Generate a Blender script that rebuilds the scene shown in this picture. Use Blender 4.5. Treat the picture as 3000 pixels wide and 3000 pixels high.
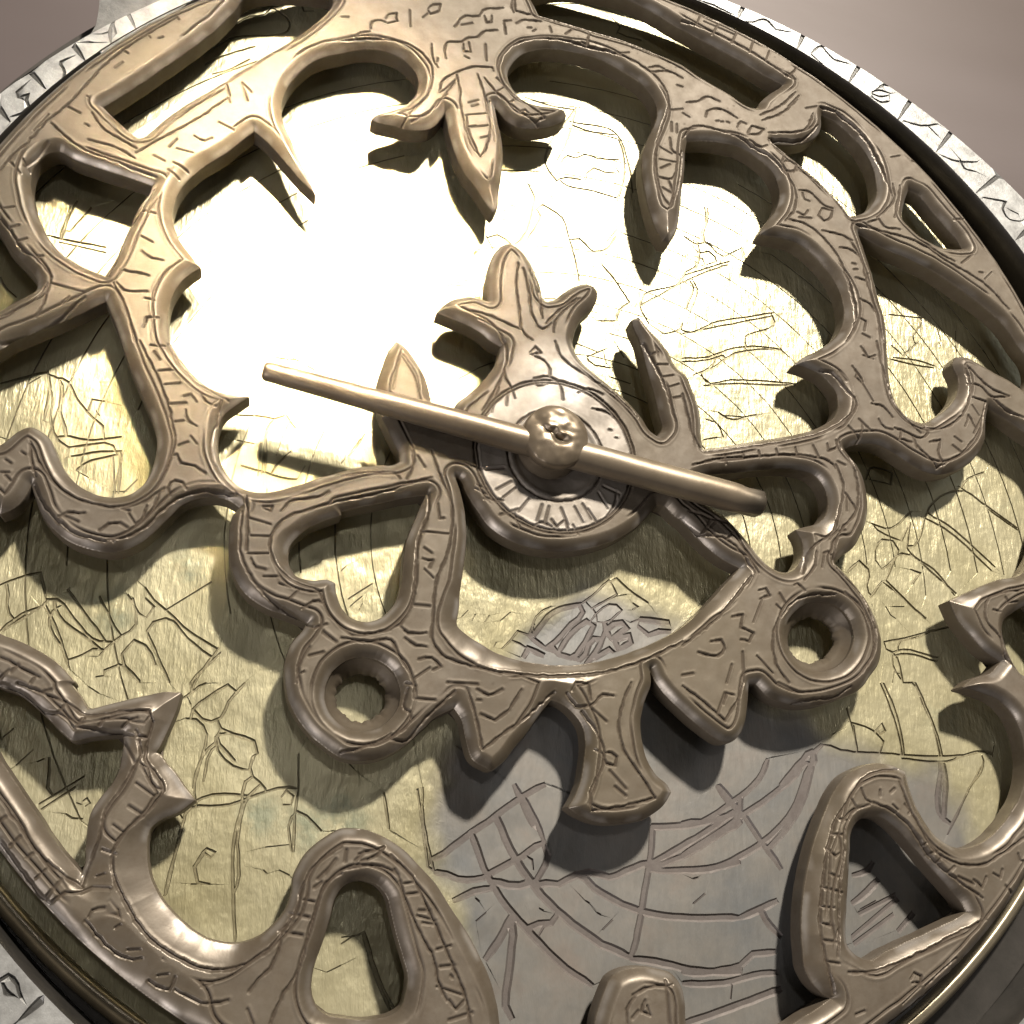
import bpy, bmesh, math, random
import numpy as np
from mathutils import Matrix, Vector
from mathutils.geometry import delaunay_2d_cdt

# units of the tables below: 1 u = 0.04 mm, measured from the centre of the rete,
# x to the right, y away from the viewer, z up from the top face of the rete
U = 4e-5
CAM_FOOT = (-818.2, -1363.2)
CAM_H = 2733.57
CAM_AXES = [[0.973652, 0.0, 0.22804], [-0.080363, 0.935846, 0.343123], [-0.21341, -0.352409, 0.911188]]
sc = bpy.context.scene
for o in list(bpy.data.objects):
    bpy.data.objects.remove(o)

# ------------------------------------------------------------------ camera
cam_d = bpy.data.cameras.new('camera')
cam_d.sensor_width = 36.0
cam_d.lens = 36.0
cam_d.clip_start = 0.002
cam_d.clip_end = 20.0
cam = bpy.data.objects.new('camera', cam_d)
sc.collection.objects.link(cam)
R_, Up_, Bk_ = (Vector(a).normalized() for a in CAM_AXES)
m = Matrix((R_, Up_, Bk_)).transposed().to_4x4()
m.translation = Vector((CAM_FOOT[0] * U, CAM_FOOT[1] * U, CAM_H * U))
cam.matrix_world = m
sc.camera = cam

# ------------------------------------------------------------------ light
world = bpy.data.worlds.new('World')
sc.world = world
world.use_nodes = True
bg = world.node_tree.nodes['Background']
bg.inputs['Color'].default_value = (1.0, 0.90, 0.78, 1)
bg.inputs['Strength'].default_value = 0.050


def area(name, pos, target, size, power, color, shape='DISK', size_y=None):
    d = bpy.data.lights.new(name, 'AREA')
    d.shape = shape
    d.size = size
    if size_y:
        d.size_y = size_y
    d.energy = power
    d.color = color
    o = bpy.data.objects.new(name, d)
    o.location = pos
    o.rotation_euler = (Vector(target) - Vector(pos)).to_track_quat('-Z', 'Y').to_euler()
    sc.collection.objects.link(o)
    return o


area('display_lamp', (0.116, 0.360, 0.400), (0, 0, 0), 0.038, 7.4, (1.0, 0.91, 0.78))
spot = area('spot_lamp', (-0.034, 0.209, 0.260), (-0.033, 0.0245, -0.004), 0.018, 0.058, (1.0, 0.80, 0.50))
spot.data.spread = math.radians(11)
area('ceiling_lamp', (-0.020, 0.070, 0.60), (0, 0, 0), 0.045, 0.15, (1.0, 0.96, 0.92))
area('window', (0.45, 0.30, 0.40), (0, 0, 0), 0.12, 0.08, (0.85, 0.92, 1.0), 'RECTANGLE', 0.20)

area('wall_fill', (-0.50, -0.48, 0.26), (0, 0, 0), 0.28, 2.3, (1.0, 0.93, 0.90))  # unseen soft light added to lift the rete's side walls

sc.view_settings.view_transform = 'Standard'
sc.view_settings.look = 'None'
sc.view_settings.exposure = 0.08
sc.view_settings.gamma = 1.0
sc.cycles.use_denoising = True
sc.cycles.max_bounces = 8
sc.cycles.diffuse_bounces = 3
sc.cycles.glossy_bounces = 6
sc.cycles.caustics_reflective = False
sc.cycles.sample_clamp_indirect = 6.0

HOLES = {
'main': '-238,757 -263,794 -299,852 -335,899 -361,955 -381,1017 -395,1081 -406,1137 -420,1109 -438,1076 -461,1054 -494,1042 -529,1039 -559,1043 -600,1045 -632,1049 -652,1058 -642,1075 -611,1094 -576,1113 -544,1136 -519,1167 -504,1202 -499,1240 -507,1276 -530,1310 -561,1336 -601,1352 -643,1356 -691,1348 -732,1332 -767,1312 -802,1295 -852,1261 -895,1206 -925,1148 -943,1085 -944,1027 -932,980 -906,928 -876,857 -843,791 -812,728 -864,777 -924,844 -979,904 -1020,935 -1049,899 -1107,825 -1170,757 -1212,690 -1231,624 -1231,566 -1213,512 -1183,466 -1160,439 -1131,406 -1151,386 -1180,349 -1200,298 -1206,249 -1201,191 -1188,138 -1171,112 -1143,75 -1105,37 -1063,8 -1013,-5 -954,-5 -983,-34 -1014,-65 -1028,-100 -1029,-153 -1019,-206 -998,-247 -970,-279 -932,-298 -884,-300 -837,-286 -785,-264 -737,-241 -678,-217 -628,-198 -578,-187 -527,-180 -509,-169 -511,-149 -530,-106 -555,-57 -579,-2 -587,68 -574,135 -555,198 -534,233 -510,216 -476,171 -451,132 -435,86 -423,37 -404,-11 -382,-34 -361,5 -343,40 -311,73 -273,114 -240,161 -218,204 -208,255 -241,271 -275,297 -323,320 -371,336 -413,351 -397,375 -367,402 -333,417 -293,423 -252,413 -254,469 -249,523 -232,592 -211,626 -184,644 -155,633 -119,593 -91,533 -77,489 -70,455 -58,442 -35,450 2,484 41,513 78,527 105,522 116,497 111,466 90,432 63,403 44,367 31,330 26,299 33,274 58,233 98,197 144,161 184,128 221,92 251,55 276,15 299,-1 316,22 309,80 298,148 280,222 266,291 253,349 237,387 232,413 257,427 291,382 326,347 349,315 379,254 407,231 430,176 445,121 449,65 448,15 451,-28 486,-22 560,-3 655,23 751,47 829,73 890,102 932,134 952,172 954,212 938,257 906,290 862,308 831,316 808,320 823,336 848,354 905,388 941,414 978,447 1009,500 1022,551 1021,601 1008,657 983,708 947,754 904,795 858,819 805,826 757,827 727,831 736,851 763,891 796,935 818,992 822,1047 810,1099 780,1141 738,1174 681,1199 605,1204 523,1195 474,1184 464,1135 456,1057 440,955 425,863 408,787 381,738 358,743 337,787 317,859 302,953 297,1035 305,1105 328,1167 356,1240 368,1289 361,1340 335,1387 297,1428 244,1457 177,1488 97,1503 11,1504 -75,1486 -130,1455 -169,1406 -188,1354 -182,1312 -163,1277 -141,1251 -112,1237 -71,1232 -16,1235 14,1231 24,1211 13,1187 -24,1157 -72,1136 -116,1125 -160,1128 -191,1144 -217,1173 -234,1197 -225,1137 -212,1080 -205,1007 -209,926 -219,837 -227,772',
'slotL': '-1479,936 -1424,999 -1331,1114 -1236,1237 -1173,1327 -1125,1419 -1101,1476 -1035,1520 -919,1549 -818,1558 -806,1529 -825,1476 -863,1416 -911,1353 -1038,1218 -1164,1073 -1247,985 -1307,904 -1329,869 -1345,847 -1360,840 -1388,857 -1431,893',
'slotR': '-112,1734 -93,1696 -73,1643 20,1630 114,1619 236,1601 358,1570 476,1535 543,1492 645,1441 751,1391 770,1397 782,1420 827,1475 874,1515 889,1533 834,1555 744,1602 626,1654 529,1697 487,1715 396,1762 286,1806 154,1817 -18,1783',
'cres': '-344,-202 -331,-239 -320,-282 -311,-336 -310,-412 -317,-487 -324,-545 -327,-602 -330,-651 -309,-670 -259,-701 -208,-725 -157,-739 -81,-748 -3,-747 75,-734 156,-709 249,-670 341,-619 400,-568 461,-509 511,-456 544,-420 510,-405 465,-378 416,-336 362,-280 334,-259 309,-235 283,-233 253,-272 205,-319 142,-360 58,-393 -39,-409 -130,-401 -194,-379 -241,-347 -279,-298 -311,-248 -334,-205',
'heartL': '-670,-348 -709,-365 -756,-392 -788,-423 -807,-461 -804,-502 -782,-536 -741,-547 -693,-542 -675,-549 -669,-583 -654,-618 -626,-646 -580,-654 -537,-636 -510,-603 -493,-557 -488,-489 -479,-409 -457,-343 -428,-265 -487,-279 -572,-306 -671,-337',
'heartR': '425,-127 491,-112 571,-98 664,-78 764,-69 825,-78 859,-111 871,-159 862,-214 830,-248 779,-266 749,-277 764,-308 764,-352 748,-388 721,-415 690,-422 644,-407 606,-370 569,-321 526,-272 471,-230 420,-199 387,-167',
'eyeL': '-481,-849 -482,-865 -485,-881 -491,-895 -499,-909 -509,-921 -520,-932 -533,-940 -548,-947 -563,-951 -579,-953 -594,-952 -610,-949 -624,-943 -638,-936 -651,-926 -662,-915 -670,-902 -677,-888 -682,-873 -684,-858 -684,-842 -681,-827 -676,-812 -669,-798 -659,-786 -648,-775 -635,-766 -620,-759 -605,-754 -589,-752 -573,-753 -557,-756 -542,-761 -527,-769 -515,-779 -504,-790 -494,-804 -488,-818 -483,-833',
'eyeR': '907,-612 903,-630 896,-647 887,-663 875,-679 862,-692 846,-704 830,-714 812,-721 794,-726 776,-728 758,-728 741,-725 725,-719 710,-711 698,-700 688,-688 680,-674 675,-659 672,-642 672,-625 676,-608 682,-591 690,-574 701,-559 715,-545 730,-532 747,-522 764,-514 783,-509 802,-506 820,-507 838,-510 854,-515 869,-524 882,-534 892,-547 900,-562 905,-578 907,-595',
'low': '-1657,-558 -1712,-433 -1666,-372 -1582,-389 -1551,-420 -1523,-403 -1502,-372 -1490,-333 -1475,-364 -1447,-419 -1411,-456 -1368,-485 -1313,-501 -1260,-504 -1209,-483 -1169,-445 -1135,-398 -1105,-359 -1071,-336 -1025,-325 -982,-330 -948,-351 -962,-370 -968,-417 -965,-473 -954,-528 -931,-573 -896,-608 -847,-634 -800,-649 -742,-668 -752,-688 -774,-718 -789,-757 -793,-800 -788,-833 -775,-879 -749,-924 -715,-964 -669,-999 -631,-1021 -603,-1027 -566,-1028 -521,-1017 -475,-991 -429,-950 -383,-906 -335,-881 -315,-908 -304,-950 -293,-992 -283,-1015 -258,-1031 -231,-1041 -204,-1025 -165,-979 -128,-935 -93,-886 -59,-846 -36,-854 4,-882 29,-917 36,-958 31,-1016 19,-1068 4,-1105 -16,-1136 8,-1152 37,-1165 87,-1175 147,-1172 198,-1161 240,-1138 270,-1109 283,-1089 270,-1068 240,-1044 219,-1011 205,-963 200,-914 208,-864 223,-823 238,-787 236,-748 253,-785 326,-862 377,-903 423,-935 449,-947 474,-944 497,-928 516,-898 531,-841 542,-779 563,-775 594,-805 649,-827 716,-834 823,-810 923,-759 941,-738 972,-704 992,-660 999,-604 988,-549 965,-493 934,-450 902,-411 868,-380 891,-357 946,-315 985,-258 1009,-195 1015,-133 1010,-78 991,-30 968,0 953,22 979,36 1033,50 1085,50 1135,29 1189,-4 1244,-30 1283,-37 1346,-24 1413,12 1470,64 1503,120 1516,182 1536,237 1576,217 1659,164 1719,123 1738,-11 1673,-191 1583,-336 1551,-367 1458,-393 1359,-433 1265,-476 1279,-522 1319,-583 1366,-637 1413,-667 1373,-702 1299,-728 1262,-753 1323,-767 1382,-788 1424,-830 1444,-886 1447,-950 1434,-1014 1411,-1066 1374,-1113 1329,-1157 1266,-1202 1209,-1225 1156,-1228 1112,-1210 1082,-1182 1059,-1146 1040,-1104 1029,-1059 1023,-1014 983,-999 926,-994 872,-1008 823,-1034 784,-1075 750,-1129 721,-1182 697,-1230 676,-1287 661,-1333 649,-1387 640,-1446 638,-1494 639,-1538 657,-1579 682,-1604 707,-1616 668,-1638 625,-1658 581,-1680 520,-1705 384,-1725 295,-1718 289,-1667 288,-1613 281,-1580 257,-1551 219,-1539 171,-1534 122,-1540 90,-1557 73,-1584 53,-1629 43,-1662 36,-1707 -88,-1723 -192,-1701 -204,-1656 -210,-1623 -219,-1587 -237,-1539 -265,-1489 -297,-1438 -335,-1386 -374,-1331 -414,-1291 -456,-1251 -503,-1221 -553,-1203 -594,-1198 -620,-1199 -656,-1219 -689,-1245 -715,-1278 -730,-1315 -733,-1352 -741,-1385 -766,-1423 -809,-1456 -858,-1468 -912,-1460 -963,-1436 -1007,-1400 -1044,-1361 -1070,-1317 -1083,-1277 -1088,-1236 -1083,-1205 -1063,-1185 -1025,-1167 -986,-1135 -1011,-1107 -1035,-1076 -1064,-1048 -1082,-1027 -1093,-1022 -1087,-1012 -1072,-972 -1058,-927 -1047,-869 -1088,-869 -1143,-884 -1204,-902 -1256,-918 -1268,-920 -1284,-896 -1315,-859 -1307,-854 -1351,-812 -1401,-780 -1455,-756 -1498,-742',
'starL': '-1477,-874 -1434,-886 -1389,-918 -1351,-951 -1313,-985 -1293,-998 -1255,-990 -1214,-984 -1175,-980 -1170,-997 -1170,-1027 -1172,-1062 -1183,-1096 -1207,-1134 -1225,-1172 -1227,-1217 -1226,-1250 -1222,-1286 -1228,-1309 -1263,-1274 -1301,-1234 -1349,-1174 -1398,-1114 -1448,-1052 -1521,-934 -1565,-860 -1530,-833',
'leftmid': '-1378,253 -1421,218 -1485,170 -1548,126 -1606,84 -1629,61 -1675,13 -1693,-91 -1660,-183 -1618,-225 -1583,-225 -1568,-209 -1546,-181 -1517,-166 -1491,-174 -1467,-193 -1445,-228 -1425,-267 -1397,-305 -1359,-332 -1316,-347 -1276,-349 -1241,-338 -1212,-310 -1194,-272 -1186,-223 -1189,-164 -1208,-106 -1234,-54 -1264,3 -1295,67 -1317,121 -1341,177 -1361,218',
'leftupper': '-1606,737 -1584,747 -1531,727 -1458,707 -1374,690 -1300,671 -1303,651 -1330,575 -1349,496 -1362,432 -1375,380 -1392,335 -1418,342 -1475,365 -1528,399 -1568,446 -1600,503 -1623,562 -1640,628 -1639,680 -1624,714',
'leftedge': '-1766,549 -1726,482 -1690,436 -1658,389 -1621,353 -1587,318 -1567,286 -1568,260 -1589,240 -1617,214 -1649,180 -1711,143 -1779,248 -1800,421',
'r1': '1034,1418 1096,1395 1149,1349 1193,1290 1221,1223 1230,1152 1224,1087 1197,1035 1149,989 1092,965 1069,1005 1026,1060 962,1127 883,1185 815,1241 876,1248 935,1268 985,1296 1019,1340',
'r2': '1360,1129 1399,1117 1449,1055 1498,990 1534,941 1551,899 1510,891 1444,893 1396,911 1343,949 1316,985 1330,1058',
'r3': '1119,896 1159,874 1219,847 1322,816 1424,772 1523,711 1601,655 1670,591 1708,521 1751,443 1743,373 1691,325 1639,361 1580,386 1527,413 1474,433 1441,428 1425,399 1437,344 1424,281 1390,236 1326,183 1270,152 1215,165 1175,214 1162,284 1165,366 1172,450 1176,544 1166,615 1156,701 1141,795',
'starR': '1570,-460 1497,-496 1450,-531 1437,-568 1441,-614 1457,-664 1481,-702 1518,-712 1603,-651 1617,-522',
'loopR': '827,-1181 848,-1157 882,-1145 927,-1148 968,-1175 1018,-1227 1070,-1289 1114,-1337 1151,-1385 1158,-1402 1135,-1414 1056,-1444 968,-1475 881,-1506 835,-1525 799,-1514 773,-1487 773,-1442 785,-1379 799,-1309 812,-1239',
'loopL': '-612,-1340 -627,-1369 -637,-1414 -649,-1458 -663,-1501 -672,-1548 -666,-1591 -652,-1614 -621,-1630 -595,-1634 -553,-1640 -510,-1638 -472,-1631 -449,-1614 -439,-1583 -436,-1552 -451,-1500 -470,-1447 -485,-1398 -498,-1358 -515,-1338 -547,-1324 -587,-1324',
}
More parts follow.
